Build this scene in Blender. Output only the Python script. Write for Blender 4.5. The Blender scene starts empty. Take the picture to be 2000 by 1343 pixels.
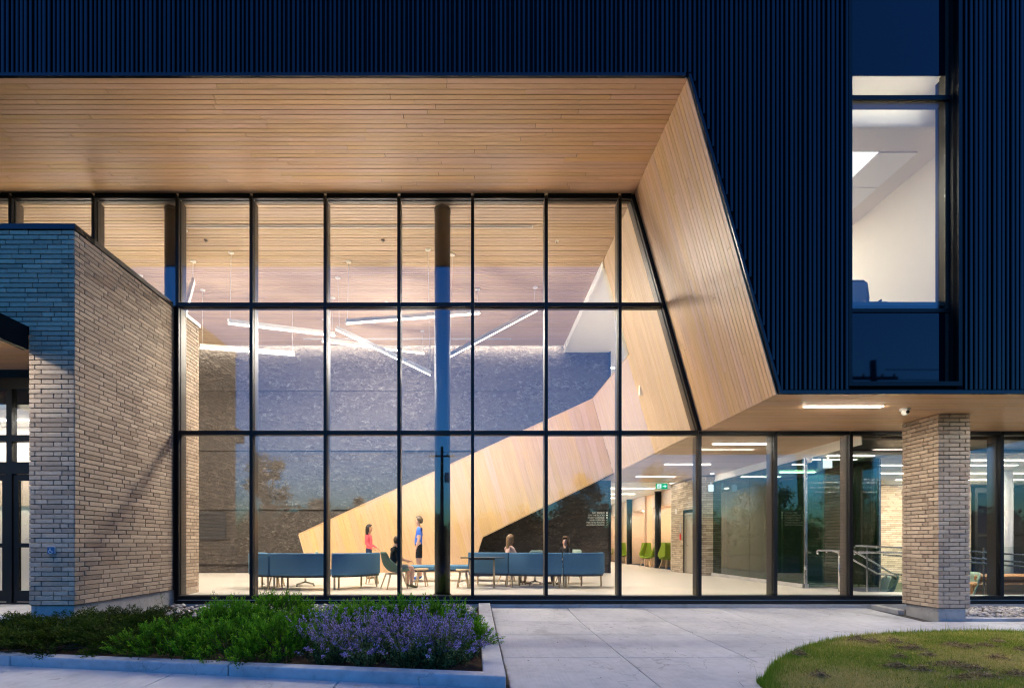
import bpy, bmesh, math, random
import numpy as np
from mathutils import Vector, Matrix

# ------------------------------------------------------------------ camera, sky, exposure
random.seed(7)
rng = np.random.default_rng(11)
R = math.radians
sc = bpy.context.scene
COL = sc.collection
camd = bpy.data.cameras.new('camera')
cam = bpy.data.objects.new('camera', camd)
COL.objects.link(cam)
sc.camera = cam
CH = 1.1                                   # eye height above the hall floor
cam.location = (0, 0, CH)
cam.rotation_euler = (R(90), 0, 0)
camd.sensor_width = 36
camd.lens = 944 / 2000 * 36                # 17 mm shift lens
camd.shift_x = 0.0375
camd.shift_y = 0.1943
camd.clip_end = 600

world = bpy.data.worlds.new('World')
sc.world = world
world.use_nodes = True
wn = world.node_tree
sky = wn.nodes.new('ShaderNodeTexSky')
sky.sky_type = 'NISHITA'
sky.sun_disc = False
sky.sun_elevation = R(3.0)                 # dusk, the glow is behind the building
sky.sun_rotation = R(0)
wb = wn.nodes.new('ShaderNodeMix')         # camera white balance is set for the warm lamps: dusk turns blue
wb.data_type = 'RGBA'; wb.blend_type = 'MULTIPLY'
wb.inputs[0].default_value = 1.0
wb.inputs[7].default_value = (0.085, 0.33, 1.0, 1)
bg = wn.nodes['Background']
wn.links.new(sky.outputs[0], wb.inputs[6])
wn.links.new(wb.outputs[2], bg.inputs[0])
bg.inputs[1].default_value = 0.125
sc.view_settings.view_transform = 'Standard'
sc.view_settings.look = 'None'
sc.view_settings.exposure = 3.0
sc.view_settings.gamma = 1.0
sc.view_settings.use_curve_mapping = False
sc.render.engine = 'CYCLES'
sc.cycles.use_denoising = True
try:
    sc.cycles.denoiser = 'OPENIMAGEDENOISE'
    sc.cycles.denoising_input_passes = 'RGB_ALBEDO_NORMAL'
except Exception:
    pass
sc.cycles.max_bounces = 10
sc.cycles.diffuse_bounces = 5
sc.cycles.glossy_bounces = 5
sc.cycles.transparent_max_bounces = 24
sc.cycles.transmission_bounces = 6
sc.cycles.sample_clamp_indirect = 3.0
sc.cycles.sample_clamp_direct = 1.6
sc.cycles.filter_width = 1.2
sc.cycles.caustics_reflective = False
sc.cycles.caustics_refractive = False

# ------------------------------------------------------------------ helpers
def wloc(o):
    v = Vector((0, 0, 0))
    while o is not None:
        v += o.location
        o = o.parent
    return v

def me(name, verts, faces, mats=None, smooth=False):
    m = bpy.data.meshes.new(name)
    m.from_pydata([tuple(v) for v in verts], [], [tuple(f) for f in faces])
    if mats is not None:
        for x in (mats if isinstance(mats, (list, tuple)) else [mats]):
            m.materials.append(x)
    if smooth:
        m.polygons.foreach_set('use_smooth', [True] * len(m.polygons))
    m.update()
    return m

def ob(name, mesh, parent=None, loc=(0, 0, 0), rot=None, scale=None):
    """link a mesh; loc is in world terms while parents are unrotated"""
    o = bpy.data.objects.new(name, mesh)
    COL.objects.link(o)
    loc = Vector(loc)
    if parent is not None:
        loc = loc - wloc(parent)
        o.parent = parent
    o.location = loc
    if rot is not None:
        if isinstance(rot, Matrix):
            o.rotation_euler = rot.to_euler()
        else:
            o.rotation_euler = rot
    if scale is not None:
        o.scale = scale
    return o

def tag(o, label=None, cat=None, group=None, kind=None):
    if label: o['label'] = label
    if cat: o['category'] = cat
    if group: o['group'] = group
    if kind: o['kind'] = kind
    return o

def thing(name, label, cat, loc=(0, 0, 0), group=None, kind=None):
    o = bpy.data.objects.new(name, None)
    COL.objects.link(o)
    o.location = loc
    o.empty_display_size = 0.1
    return tag(o, label, cat, group, kind)

_bm = {}
def boxmesh(L, W, T, mat, ch=0.0):
    key = (round(L, 4), round(W, 4), round(T, 4), mat.name, round(ch, 4))
    if key in _bm:
        return _bm[key]
    a, b, c = L / 2, W / 2, T / 2
    if ch <= 0:
        v = [(sx * a, sy * b, sz * c) for sx in (-1, 1) for sy in (-1, 1) for sz in (-1, 1)]
        f = [(0, 1, 3, 2), (4, 6, 7, 5), (0, 4, 5, 1), (2, 3, 7, 6), (0, 2, 6, 4), (1, 5, 7, 3)]
        m = me('box', v, f, mat)
    else:
        bm = bmesh.new()
        bmesh.ops.create_cube(bm, size=1)
        for v in bm.verts:
            v.co = Vector((v.co.x * L, v.co.y * W, v.co.z * T))
        bmesh.ops.bevel(bm, geom=bm.edges[:] , offset=min(ch, min(a, b, c) * 0.9), segments=1, affect='EDGES')
        m = bpy.data.meshes.new('box')
        bm.to_mesh(m); bm.free()
        m.materials.append(mat)
    _bm[key] = m
    return m

def box(name, x0, x1, y0, y1, z0, z1, mat, parent=None, ch=0.0):
    return ob(name, boxmesh(x1 - x0, y1 - y0, z1 - z0, mat, ch), parent,
              ((x0 + x1) / 2, (y0 + y1) / 2, (z0 + z1) / 2))

def obox(name, c, ax, L, ay, W, T, mat, parent=None, ch=0.0):
    """oriented box: length L along ax, width W along ay, thickness T along ax x ay"""
    ax = Vector(ax).normalized(); ay = Vector(ay).normalized()
    az = ax.cross(ay).normalized(); ay = az.cross(ax)
    rot = Matrix((ax, ay, az)).transposed()
    return ob(name, boxmesh(L, W, T, mat, ch), parent, c, rot)

def bar(name, p, q, w, t, mat, parent=None, up=(0, 0, 1), ch=0.0):
    p = Vector(p); q = Vector(q)
    d = q - p
    up = Vector(up)
    if abs(d.normalized().dot(up)) > 0.98:
        up = Vector((0, 1, 0))
    side = up.cross(d).normalized()
    return obox(name, (p + q) / 2, d, d.length, side, w, t, mat, parent, ch)

def tube_geo(pts, radii, n=8, cap=True):
    pts = [Vector(p) for p in pts]
    if not hasattr(radii, '__len__'):
        radii = [radii] * len(pts)
    V, F = [], []
    ref = Vector((0.3, 0.2, 1)).normalized()
    for i, p in enumerate(pts):
        d = (pts[min(i + 1, len(pts) - 1)] - pts[max(i - 1, 0)]).normalized()
        if abs(d.dot(ref)) > 0.95:
            r_ = Vector((1, 0, 0))
        else:
            r_ = ref
        u = d.cross(r_).normalized(); w = d.cross(u)
        for k in range(n):
            a = 2 * math.pi * k / n
            V.append(p + (u * math.cos(a) + w * math.sin(a)) * radii[i])
    for i in range(len(pts) - 1):
        for k in range(n):
            a = i * n + k; b = i * n + (k + 1) % n
            F.append((a, b, b + n, a + n))
    if cap:
        F.append(tuple(range(n))[::-1])
        F.append(tuple(range((len(pts) - 1) * n, len(pts) * n)))
    return V, F

def tube(name, pts, radii, mat, parent=None, n=8, smooth=True):
    c = Vector(pts[0])
    V, F = tube_geo([Vector(p) - c for p in pts], radii, n)
    return ob(name, me(name, V, F, mat, smooth), parent, c)

def lathe_geo(prof, n=16):
    V, F = [], []
    for r, z in prof:
        for k in range(n):
            a = 2 * math.pi * k / n
            V.append((r * math.cos(a), r * math.sin(a), z))
    for i in range(len(prof) - 1):
        for k in range(n):
            a = i * n + k; b = i * n + (k + 1) % n
            F.append((a, b, b + n, a + n))
    F.append(tuple(range(n))[::-1])
    F.append(tuple(range((len(prof) - 1) * n, len(prof) * n)))
    return V, F

def lathe(name, prof, mat, parent=None, loc=(0, 0, 0), n=16, smooth=True, rot=None):
    V, F = lathe_geo(prof, n)
    return ob(name, me(name, V, F, mat, smooth), parent, loc, rot)

def prism(name, poly, y0, y1, mat, parent=None, axis='y'):
    """extrude an (x,z) outline from y0 to y1 (axis 'y') or an (x,y) outline from z0 to z1 (axis 'z')"""
    n = len(poly)
    cx = sum(p[0] for p in poly) / n; cz = sum(p[1] for p in poly) / n
    V = []
    if axis == 'y':
        for y in (y0, y1):
            V += [(p[0] - cx, y - (y0 + y1) / 2, p[1] - cz) for p in poly]
        loc = (cx, (y0 + y1) / 2, cz)
    else:
        for y in (y0, y1):
            V += [(p[0] - cx, p[1] - cz, y - (y0 + y1) / 2) for p in poly]
        loc = (cx, cz, (y0 + y1) / 2)
    F = [tuple(range(n)), tuple(range(2 * n - 1, n - 1, -1))]
    for i in range(n):
        j = (i + 1) % n
        F.append((i, i + n, j + n, j))
    m = me(name, V, F, mat)
    bm = bmesh.new(); bm.from_mesh(m)
    bmesh.ops.recalc_face_normals(bm, faces=bm.faces[:])
    bm.to_mesh(m); bm.free()
    return ob(name, m, parent, loc)

class Geo:
    """collects pieces into one mesh"""
    def __init__(s):
        s.V = []; s.F = []; s.M = []; s.T = []
    def add(s, V, F, mi=0, tone=0.0):
        o = len(s.V)
        s.V += [tuple(v) for v in V]
        for f in F:
            s.F.append(tuple(i + o for i in f)); s.M.append(mi); s.T.append(tone)
    def box(s, x0, x1, y0, y1, z0, z1, mi=0, tone=0.0):
        v = [(x, y, z) for x in (x0, x1) for y in (y0, y1) for z in (z0, z1)]
        f = [(0, 1, 3, 2), (4, 6, 7, 5), (0, 4, 5, 1), (2, 3, 7, 6), (0, 2, 6, 4), (1, 5, 7, 3)]
        s.add(v, f, mi, tone)
    def tube(s, pts, radii, n=6, mi=0):
        V, F = tube_geo(pts, radii, n); s.add(V, F, mi)
    def build(s, name, mats, parent=None, loc=(0, 0, 0), smooth=False):
        loc = Vector(loc)
        m = me(name, [Vector(v) - loc for v in s.V], s.F, mats, smooth)
        if len(set(s.M)) > 1:
            m.polygons.foreach_set('material_index', s.M)
        if any(s.T):
            a = m.attributes.new('tone', 'FLOAT', 'FACE')
            a.data.foreach_set('value', s.T)
        return ob(name, m, parent, loc)

def copy_tree(o, parent=None):
    c = o.copy()
    COL.objects.link(c)
    c.parent = parent
    for ch in o.children:
        copy_tree(ch, c)
    return c

# ------------------------------------------------------------------ materials
def mat(name):
    m = bpy.data.materials.new(name)
    m.use_nodes = True
    nt = m.node_tree
    return m, nt, nt.nodes['Principled BSDF']

def N(nt, t, **k):
    n = nt.nodes.new(t)
    for a, v in k.items():
        setattr(n, a, v)
    return n

def math_node(nt, op, a, b=None, clamp=False):
    n = N(nt, 'ShaderNodeMath', operation=op)
    n.use_clamp = clamp
    for i, x in enumerate((a, b)):
        if x is None: continue
        if isinstance(x, (int, float)): n.inputs[i].default_value = x
        else: nt.links.new(x, n.inputs[i])
    return n.outputs[0]

def ramp(nt, fac, stops):
    n = N(nt, 'ShaderNodeValToRGB')
    el = n.color_ramp.elements
    while len(el) < len(stops): el.new(0.5)
    for e, (p, c) in zip(el, stops):
        e.position = p; e.color = (c[0], c[1], c[2], 1)
    nt.links.new(fac, n.inputs[0])
    return n.outputs[0]

def noise(nt, vec, scale, detail=4, rough=0.55, dist=0.0):
    n = N(nt, 'ShaderNodeTexNoise')
    n.inputs['Scale'].default_value = scale
    n.inputs['Detail'].default_value = detail
    n.inputs['Roughness'].default_value = rough
    n.inputs['Distortion'].default_value = dist
    if vec is not None: nt.links.new(vec, n.inputs['Vector'])
    return n.outputs['Fac']

def mapping(nt, vec, sc_, loc=None):
    n = N(nt, 'ShaderNodeMapping')
    n.inputs['Scale'].default_value = sc_
    nt.links.new(vec, n.inputs['Vector'])
    if loc is not None: nt.links.new(loc, n.inputs['Location'])
    return n.outputs[0]

def bump(nt, h, strength, dist=0.01):
    n = N(nt, 'ShaderNodeBump')
    n.inputs['Strength'].default_value = strength
    n.inputs['Distance'].default_value = dist
    nt.links.new(h, n.inputs['Height'])
    return n.outputs[0]

def mixc(nt, fac, a, b, mode='MIX'):
    n = N(nt, 'ShaderNodeMix', data_type='RGBA', blend_type=mode)
    for i, x in ((0, fac), (6, a), (7, b)):
        if isinstance(x, (int, float)): n.inputs[i].default_value = x
        elif isinstance(x, tuple): n.inputs[i].default_value = (*x[:3], 1)
        else: nt.links.new(x, n.inputs[i])
    return n.outputs[2]

def plain(name, col, rough=0.5, metal=0.0, spec=0.5, vary=0.06, nscale=6.0, bmp=0.0, bscale=200.0):
    m, nt, b = mat(name)
    g = N(nt, 'ShaderNodeNewGeometry')
    f = noise(nt, g.outputs['Position'], nscale, 4)
    c = ramp(nt, f, [(0.3, tuple(x * (1 - vary) for x in col)), (0.7, tuple(min(1, x * (1 + vary)) for x in col))])
    nt.links.new(c, b.inputs['Base Color'])
    r = ramp(nt, f, [(0.3, (rough * 0.9,) * 3), (0.7, (min(1, rough * 1.12),) * 3)])
    nt.links.new(r, b.inputs['Roughness'])
    b.inputs['Metallic'].default_value = metal
    b.inputs['Specular IOR Level'].default_value = spec
    if bmp > 0:
        f2 = noise(nt, g.outputs['Position'], bscale, 3)
        nt.links.new(bump(nt, f2, bmp, 0.004), b.inputs['Normal'])
    return m

def wood(name, dark, light, rough=0.42, vary=0.16, gscale=(0.7, 22, 22)):
    m, nt, b = mat(name)
    tc = N(nt, 'ShaderNodeTexCoord')
    oi = N(nt, 'ShaderNodeObjectInfo')
    r100 = math_node(nt, 'MULTIPLY', oi.outputs['Random'], 137.0)
    cmb = N(nt, 'ShaderNodeCombineXYZ')
    for i in range(3): nt.links.new(r100, cmb.inputs[i])
    v = mapping(nt, tc.outputs['Object'], gscale, cmb.outputs[0])
    f = noise(nt, v, 2.2, 5, 0.6, 0.35)
    fine = noise(nt, mapping(nt, tc.outputs['Object'], (3.0, 160, 160), cmb.outputs[0]), 1.0, 3, 0.6)
    f = math_node(nt, 'ADD', math_node(nt, 'MULTIPLY', f, 0.78), math_node(nt, 'MULTIPLY', fine, 0.22))
    c = ramp(nt, f, [(0.30, dark), (0.50, tuple((a + b_) / 2 for a, b_ in zip(dark, light))), (0.68, light)])
    # each board has a tone of its own
    wn_ = N(nt, 'ShaderNodeTexWhiteNoise', noise_dimensions='1D')
    nt.links.new(r100, wn_.inputs['W'])
    br = math_node(nt, 'ADD', math_node(nt, 'MULTIPLY', oi.outputs['Random'], 2 * vary), 1 - vary)
    hs = N(nt, 'ShaderNodeHueSaturation')
    nt.links.new(c, hs.inputs['Color'])
    nt.links.new(br, hs.inputs['Value'])
    nt.links.new(math_node(nt, 'ADD', math_node(nt, 'MULTIPLY', wn_.outputs['Value'], 0.016), 0.492), hs.inputs['Hue'])
    nt.links.new(math_node(nt, 'ADD', math_node(nt, 'MULTIPLY', wn_.outputs['Value'], 0.2), 0.9), hs.inputs['Saturation'])
    nt.links.new(hs.outputs[0], b.inputs['Base Color'])
    nt.links.new(math_node(nt, 'ADD', math_node(nt, 'MULTIPLY', f, 0.2), rough - 0.1), b.inputs['Roughness'])
    nt.links.new(bump(nt, f, 0.12, 0.003), b.inputs['Normal'])
    return m

def emis(name, col, strength):
    m = bpy.data.materials.new(name); m.use_nodes = True
    nt = m.node_tree
    nt.nodes.remove(nt.nodes['Principled BSDF'])
    e = N(nt, 'ShaderNodeEmission')
    e.inputs[0].default_value = (*col, 1); e.inputs[1].default_value = strength
    nt.links.new(e.outputs[0], nt.nodes['Material Output'].inputs[0])
    return m

def glassy(name, tint=(0.93, 0.95, 0.945), r0=0.05, rough=0.0, wave=0.0):
    """clear sheet: straight transmission with a Schlick reflection on each face"""
    m = bpy.data.materials.new(name); m.use_nodes = True
    nt = m.node_tree
    nt.nodes.remove(nt.nodes['Principled BSDF'])
    lw = N(nt, 'ShaderNodeLayerWeight'); lw.inputs[0].default_value = 0.5
    p = math_node(nt, 'POWER', lw.outputs['Facing'], 5.0)
    fac = math_node(nt, 'ADD', math_node(nt, 'MULTIPLY', p, 1 - r0), r0, True)
    t = N(nt, 'ShaderNodeBsdfTransparent'); t.inputs[0].default_value = (*tint, 1)
    g = N(nt, 'ShaderNodeBsdfGlossy'); g.inputs['Roughness'].default_value = rough
    g.inputs['Color'].default_value = (1, 1, 1, 1)
    if wave > 0:
        geo = N(nt, 'ShaderNodeNewGeometry')
        f = noise(nt, geo.outputs['Position'], 0.9, 2, 0.5)
        nt.links.new(bump(nt, f, wave, 0.02), g.inputs['Normal'])
    mx = N(nt, 'ShaderNodeMixShader')
    nt.links.new(fac, mx.inputs[0]); nt.links.new(t.outputs[0], mx.inputs[1]); nt.links.new(g.outputs[0], mx.inputs[2])
    nt.links.new(mx.outputs[0], nt.nodes['Material Output'].inputs[0])
    return m

def brick_mat(name, lo, hi, rough=0.75):
    m, nt, b = mat(name)
    oi = N(nt, 'ShaderNodeObjectInfo')
    at = N(nt, 'ShaderNodeAttribute', attribute_name='tone')
    g = N(nt, 'ShaderNodeNewGeometry')
    tone = math_node(nt, 'FRACT', math_node(nt, 'ADD', oi.outputs['Random'], at.outputs['Fac']))
    c = ramp(nt, tone, [(0.0, lo), (0.35, tuple(a * .55 + b_ * .45 for a, b_ in zip(lo, hi))),
                        (0.75, tuple(a * .3 + b_ * .7 for a, b_ in zip(lo, hi))), (1.0, hi)])
    f = noise(nt, mapping(nt, g.outputs['Position'], (14, 14, 40)), 1.5, 5, 0.65)
    c2 = mixc(nt, 1.0, c, ramp(nt, f, [(0.25, (0.72, 0.70, 0.68)), (0.75, (1.18, 1.16, 1.14))]), 'MULTIPLY')
    nt.links.new(c2, b.inputs['Base Color'])
    b.inputs['Roughness'].default_value = rough
    f2 = noise(nt, g.outputs['Position'], 90, 4)
    nt.links.new(bump(nt, f2, 0.35, 0.004), b.inputs['Normal'])
    return m

def concrete(name, col, vary=0.16, broom=None, rough=0.85, stain=1.0):
    m, nt, b = mat(name)
    g = N(nt, 'ShaderNodeNewGeometry')
    oi = N(nt, 'ShaderNodeObjectInfo')
    P = g.outputs['Position']
    f = noise(nt, P, 1.3, 6, 0.62)
    f2 = noise(nt, P, 9.0, 5, 0.6)
    f3 = noise(nt, P, 120, 3, 0.6)
    s = math_node(nt, 'ADD', math_node(nt, 'MULTIPLY', f, 0.55 * stain), math_node(nt, 'ADD', math_node(nt, 'MULTIPLY', f2, 0.3), math_node(nt, 'MULTIPLY', f3, 0.15)))
    if broom:
        w = noise(nt, mapping(nt, P, broom), 1.0, 2, 0.5)
        s = math_node(nt, 'ADD', math_node(nt, 'MULTIPLY', s, 0.78), math_node(nt, 'MULTIPLY', w, 0.22))
    c = ramp(nt, s, [(0.32, tuple(x * (1 - 1.6 * vary) for x in col)), (0.5, col), (0.66, tuple(x * (1 + vary) for x in col))])
    blot = ramp(nt, noise(nt, P, 0.75, 3, 0.5, 0.8), [(0.60, (1, 1, 1)), (0.70, (0.80, 0.79, 0.77))])
    spots = ramp(nt, noise(nt, P, 5.5, 2, 0.5, 0.3), [(0.70, (1, 1, 1)), (0.76, (0.72, 0.71, 0.69))])
    vo = N(nt, 'ShaderNodeTexVoronoi', feature='DISTANCE_TO_EDGE')
    vo.inputs['Scale'].default_value = 0.42
    wv = N(nt, 'ShaderNodeVectorMath', operation='ADD')
    nz = N(nt, 'ShaderNodeTexNoise'); nz.inputs['Scale'].default_value = 2.2; nz.inputs['Detail'].default_value = 5
    nt.links.new(P, nz.inputs['Vector']); nt.links.new(P, wv.inputs[0]); nt.links.new(nz.outputs['Color'], wv.inputs[1])
    nt.links.new(wv.outputs[0], vo.inputs['Vector'])
    crack = ramp(nt, vo.outputs['Distance'], [(0.0, (0.62, 0.61, 0.59)), (0.0022, (1, 1, 1))])
    c = mixc(nt, 1.0, mixc(nt, 1.0, mixc(nt, 1.0, c, blot, 'MULTIPLY'), spots, 'MULTIPLY'), crack, 'MULTIPLY')
    br = math_node(nt, 'ADD', math_node(nt, 'MULTIPLY', oi.outputs['Random'], 0.14), 0.93)
    hs = N(nt, 'ShaderNodeHueSaturation'); nt.links.new(c, hs.inputs['Color']); nt.links.new(br, hs.inputs['Value'])
    nt.links.new(hs.outputs[0], b.inputs['Base Color'])
    b.inputs['Roughness'].default_value = rough
    b.inputs['Specular IOR Level'].default_value = 0.3
    nt.links.new(bump(nt, s, 0.25, 0.006), b.inputs['Normal'])
    return m

M = {}
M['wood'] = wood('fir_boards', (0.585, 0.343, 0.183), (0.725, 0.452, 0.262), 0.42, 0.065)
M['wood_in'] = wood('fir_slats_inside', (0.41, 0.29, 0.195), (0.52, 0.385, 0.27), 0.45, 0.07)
M['wood_stair'] = wood('fir_veneer', (0.43, 0.265, 0.128), (0.54, 0.355, 0.19), 0.35, 0.06, (0.5, 14, 14))
M['oak'] = wood('oak_leg', (0.42, 0.29, 0.16), (0.56, 0.41, 0.25), 0.5, 0.06)
M['batten'] = plain('dark_batten', (0.045, 0.026, 0.014), 0.8)
M['clad'] = plain('navy_metal', (0.0012, 0.0028, 0.007), 0.20, 0.0, 0.36, 0.15, 3.0)
M['clad_back'] = plain('navy_metal_backing', (0.0018, 0.0026, 0.005), 0.7, 0, 0.1)
M['black'] = plain('black_aluminium', (0.006, 0.0065, 0.0075), 0.42, 0.0, 0.22)
M['bronze'] = plain('bronze_aluminium', (0.045, 0.039, 0.034), 0.42, 0.35, 0.5)
M['glass'] = glassy('clear_glass', (0.955, 0.968, 0.962), 0.06, 0.0, 0.004)
M['glass_rail'] = glassy('guard_glass', (0.90, 0.94, 0.92), 0.045)
M['glass_green'] = glassy('green_partition_glass', (0.25, 0.42, 0.31), 0.09, 0.0, 0.05)
M['spandrel'] = plain('spandrel_glass', (0.001, 0.002, 0.006), 0.03, 0.0, 0.36, 0.02)
M['brick'] = brick_mat('long_format_brick', (0.285, 0.212, 0.150), (0.485, 0.380, 0.275))
M['brick_in'] = brick_mat('long_format_brick_inside', (0.30, 0.235, 0.16), (0.55, 0.45, 0.33))
M['mortar'] = plain('brown_mortar', (0.055, 0.042, 0.034), 0.95, 0, 0.2, 0.2, 20, 0.4, 120)
M['paving'] = concrete('broomed_concrete', (0.44, 0.43, 0.415), 0.21, (170, 2, 2))
M['kerb'] = concrete('kerb_concrete', (0.42, 0.41, 0.40), 0.26)
M['found'] = concrete('foundation_concrete', (0.34, 0.325, 0.30), 0.2)
M['joint'] = plain('joint_dirt', (0.05, 0.042, 0.034), 0.95)
M['asphalt'] = plain('asphalt', (0.05, 0.05, 0.052), 0.9, 0, 0.3, 0.2, 8, 0.4, 80)
M['soil'] = plain('bark_mulch', (0.050, 0.028, 0.017), 0.95, 0, 0.2, 0.5, 30, 0.8, 60)
M['terrain'] = plain('rough_turf', (0.03, 0.035, 0.015), 0.95, 0, 0.2, 0.4, 3, 0.5, 30)
M['floor'] = plain('pale_terrazzo', (0.56, 0.51, 0.44), 0.32, 0.0, 0.4, 0.05, 2.5)
M['white'] = plain('white_plaster', (0.74, 0.71, 0.65), 0.7, 0, 0.3, 0.02)
M['cream'] = plain('cream_plaster', (0.66, 0.60, 0.50), 0.75, 0, 0.3, 0.02)
M['tile'] = plain('ceiling_tile', (0.72, 0.70, 0.65), 0.85, 0, 0.2, 0.03, 40, 0.2, 200)
M['grey'] = plain('grey_metal_paint', (0.42, 0.42, 0.42), 0.5, 0.2)
M['alu'] = plain('white_aluminium', (0.62, 0.61, 0.59), 0.45, 0.3)
M['steel'] = plain('stainless_steel', (0.56, 0.55, 0.53), 0.25, 1.0)
M['dark'] = plain('dark_plastic', (0.02, 0.02, 0.022), 0.5)
M['blue'] = plain('blue_wool', (0.066, 0.152, 0.238), 0.92, 0, 0.25, 0.06, 30, 0.4, 500)
M['green'] = plain('sage_wool', (0.085, 0.135, 0.105), 0.92, 0, 0.25, 0.06, 30, 0.4, 500)
M['sage'] = plain('pale_sage_wool', (0.26, 0.33, 0.27), 0.92, 0, 0.25, 0.06, 30, 0.4, 500)
M['lime'] = plain('lime_wool', (0.15, 0.21, 0.014), 0.92, 0, 0.25, 0.06, 30, 0.4, 500)
M['tan'] = plain('tan_leather', (0.38, 0.17, 0.065), 0.5, 0, 0.4, 0.08, 20)
M['lamp'] = emis('lamp_white', (1.0, 0.90, 0.78), 61.0)
M['lamp_in'] = emis('indoor_strip_lamp', (1.0, 0.92, 0.82), 19.0)
M['lamp_soft'] = emis('strip_lamp', (1.0, 0.90, 0.77), 54.0)
M['lamp_cove'] = emis('cove_lamp', (1.0, 0.88, 0.74), 18.0)
M['lamp_office'] = emis('office_lamp', (1.0, 0.945, 0.81), 5.2)
M['glow_panel'] = emis('glowing_ceiling_panel', (1.0, 0.95, 0.86), 0.16)  # plain ceiling panel given a glow, standing in for nearby lamp light
M['exit_green'] = emis('exit_green', (0.0, 0.55, 0.22), 0.13)
M['exit_white'] = emis('exit_white', (0.8, 0.95, 1.0), 0.16)
M['blue_led'] = emis('blue_led', (0.05, 0.5, 1.0), 0.3)

def plaster_panel():
    m, nt, b = mat('troweled_dark_plaster')
    g = N(nt, 'ShaderNodeNewGeometry')
    oi = N(nt, 'ShaderNodeObjectInfo')
    r = math_node(nt, 'MULTIPLY', oi.outputs['Random'], 40.0)
    cmb = N(nt, 'ShaderNodeCombineXYZ')
    for i in range(3): nt.links.new(r, cmb.inputs[i])
    v = mapping(nt, g.outputs['Position'], (1.0, 1.0, 1.7), cmb.outputs[0])
    big = noise(nt, v, 0.9, 5, 0.6, 0.6)
    f = noise(nt, v, 5.5, 9, 0.72, 0.9)
    fi = noise(nt, v, 16, 6, 0.7, 0.8)
    mask = ramp(nt, big, [(0.42, (0, 0, 0)), (0.58, (1, 1, 1))])
    h = math_node(nt, 'ADD', math_node(nt, 'MULTIPLY', f, 0.7), math_node(nt, 'MULTIPLY', fi, 0.3))
    c = ramp(nt, h, [(0.36, (0.014, 0.009, 0.007)), (0.46, (0.042, 0.034, 0.029)), (0.54, (0.066, 0.056, 0.048)), (0.63, (0.16, 0.138, 0.12))])
    c = mixc(nt, math_node(nt, 'ADD', math_node(nt, 'MULTIPLY', mask, 0.65), 0.3), (0.050, 0.042, 0.036), c)
    nt.links.new(c, b.inputs['Base Color'])
    b.inputs['Roughness'].default_value = 0.75
    b.inputs['Specular IOR Level'].default_value = 0.2
    hm = math_node(nt, 'MULTIPLY', h, math_node(nt, 'ADD', mask, 0.25))
    nt.links.new(bump(nt, hm, 1.0, 0.045), b.inputs['Normal'])
    return m
M['panel'] = plaster_panel()
# ------------------------------------------------------------------ the lie of the land
YG = 10.0          # curtain wall plane
YC = 7.47          # cladding plane
ZS = 8.28          # high soffit
ZL = 3.40          # low soffit
XB = -6.17         # brick block side face
def XA(z): return 3.30 + (ZS - z) * (1.38 / 4.88)     # the leaning wood wall

def gz(y):
    pts = [(-300, -0.6), (-40, -0.5), (0, -0.40), (4.8, -0.36), (7.0, -0.33), (8.6, -0.295), (9.9, -0.215), (60, -0.215)]
    for (a, za), (b, zb) in zip(pts, pts[1:]):
        if y <= b:
            return za + (zb - za) * (y - a) / (b - a)
    return -0.215

KX0, KY0, KX1, KY1 = -5.63, 5.75, 0.33, 4.86           # outer line of the front kerb
def ykerb(x): return KY0 + (x - KX0) * (KY1 - KY0) / (KX1 - KX0)

def sheet(name, xs, ys, zf, mat_, kind='structure', thick=0.0):
    V, F = [], []
    for y in ys:
        for x in xs: V.append((x, y, zf(x, y)))
    n = len(xs)
    for j in range(len(ys) - 1):
        for i in range(n - 1):
            F.append((j * n + i, j * n + i + 1, (j + 1) * n + i + 1, (j + 1) * n + i))
    o = ob(name, me(name, V, F, mat_))
    return tag(o, kind=kind)

ground = sheet('ground', [-300, -60, -30, -12, 14, 40, 300], [-300, -40, -14, -6, 0, 4.8, 7.0, 8.6, 9.86, 60, 300],
               lambda x, y: gz(y) - 0.09, M['terrain'])
road = sheet('road', [-300, 300], [-11.0, -3.0], lambda x, y: gz(y) - 0.05, M['asphalt'])

# paving: each slab a piece of its own
pave = thing('pavement', None, None, (4, 6, -0.36), kind='structure')
def slab(poly, name='slab', parent=pave, mat_=None, th=0.07, gap=0.006, lift=0.0):
    c = Vector((sum(p[0] for p in poly) / len(poly), sum(p[1] for p in poly) / len(poly), 0))
    c.z = gz(c.y)
    top, mid, bot = [], [], []
    for (x, y) in poly:
        d = Vector((x - c.x, y - c.y, 0)); L = d.length
        k1 = (L - gap * 1.4) / L; k2 = (L - gap * 1.4 - 0.008) / L
        p1 = Vector((c.x + d.x * k1, c.y + d.y * k1, 0)); p2 = Vector((c.x + d.x * k2, c.y + d.y * k2, 0))
        top.append(Vector((p2.x, p2.y, gz(p2.y) + lift)) - c)
        mid.append(Vector((p1.x, p1.y, gz(p1.y) + lift - 0.006)) - c)
        bot.append(Vector((p1.x, p1.y, gz(p1.y) + lift - th)) - c)
    n = len(poly)
    V = top + mid + bot
    F = [tuple(range(n))]
    for i in range(n):
        j = (i + 1) % n
        F += [(i, i + n, j + n, j), (i + n, i + 2 * n, j + 2 * n, j + n)]
    return ob(name, me('slab', V, F, mat_ or M['paving']), parent, c)

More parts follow.
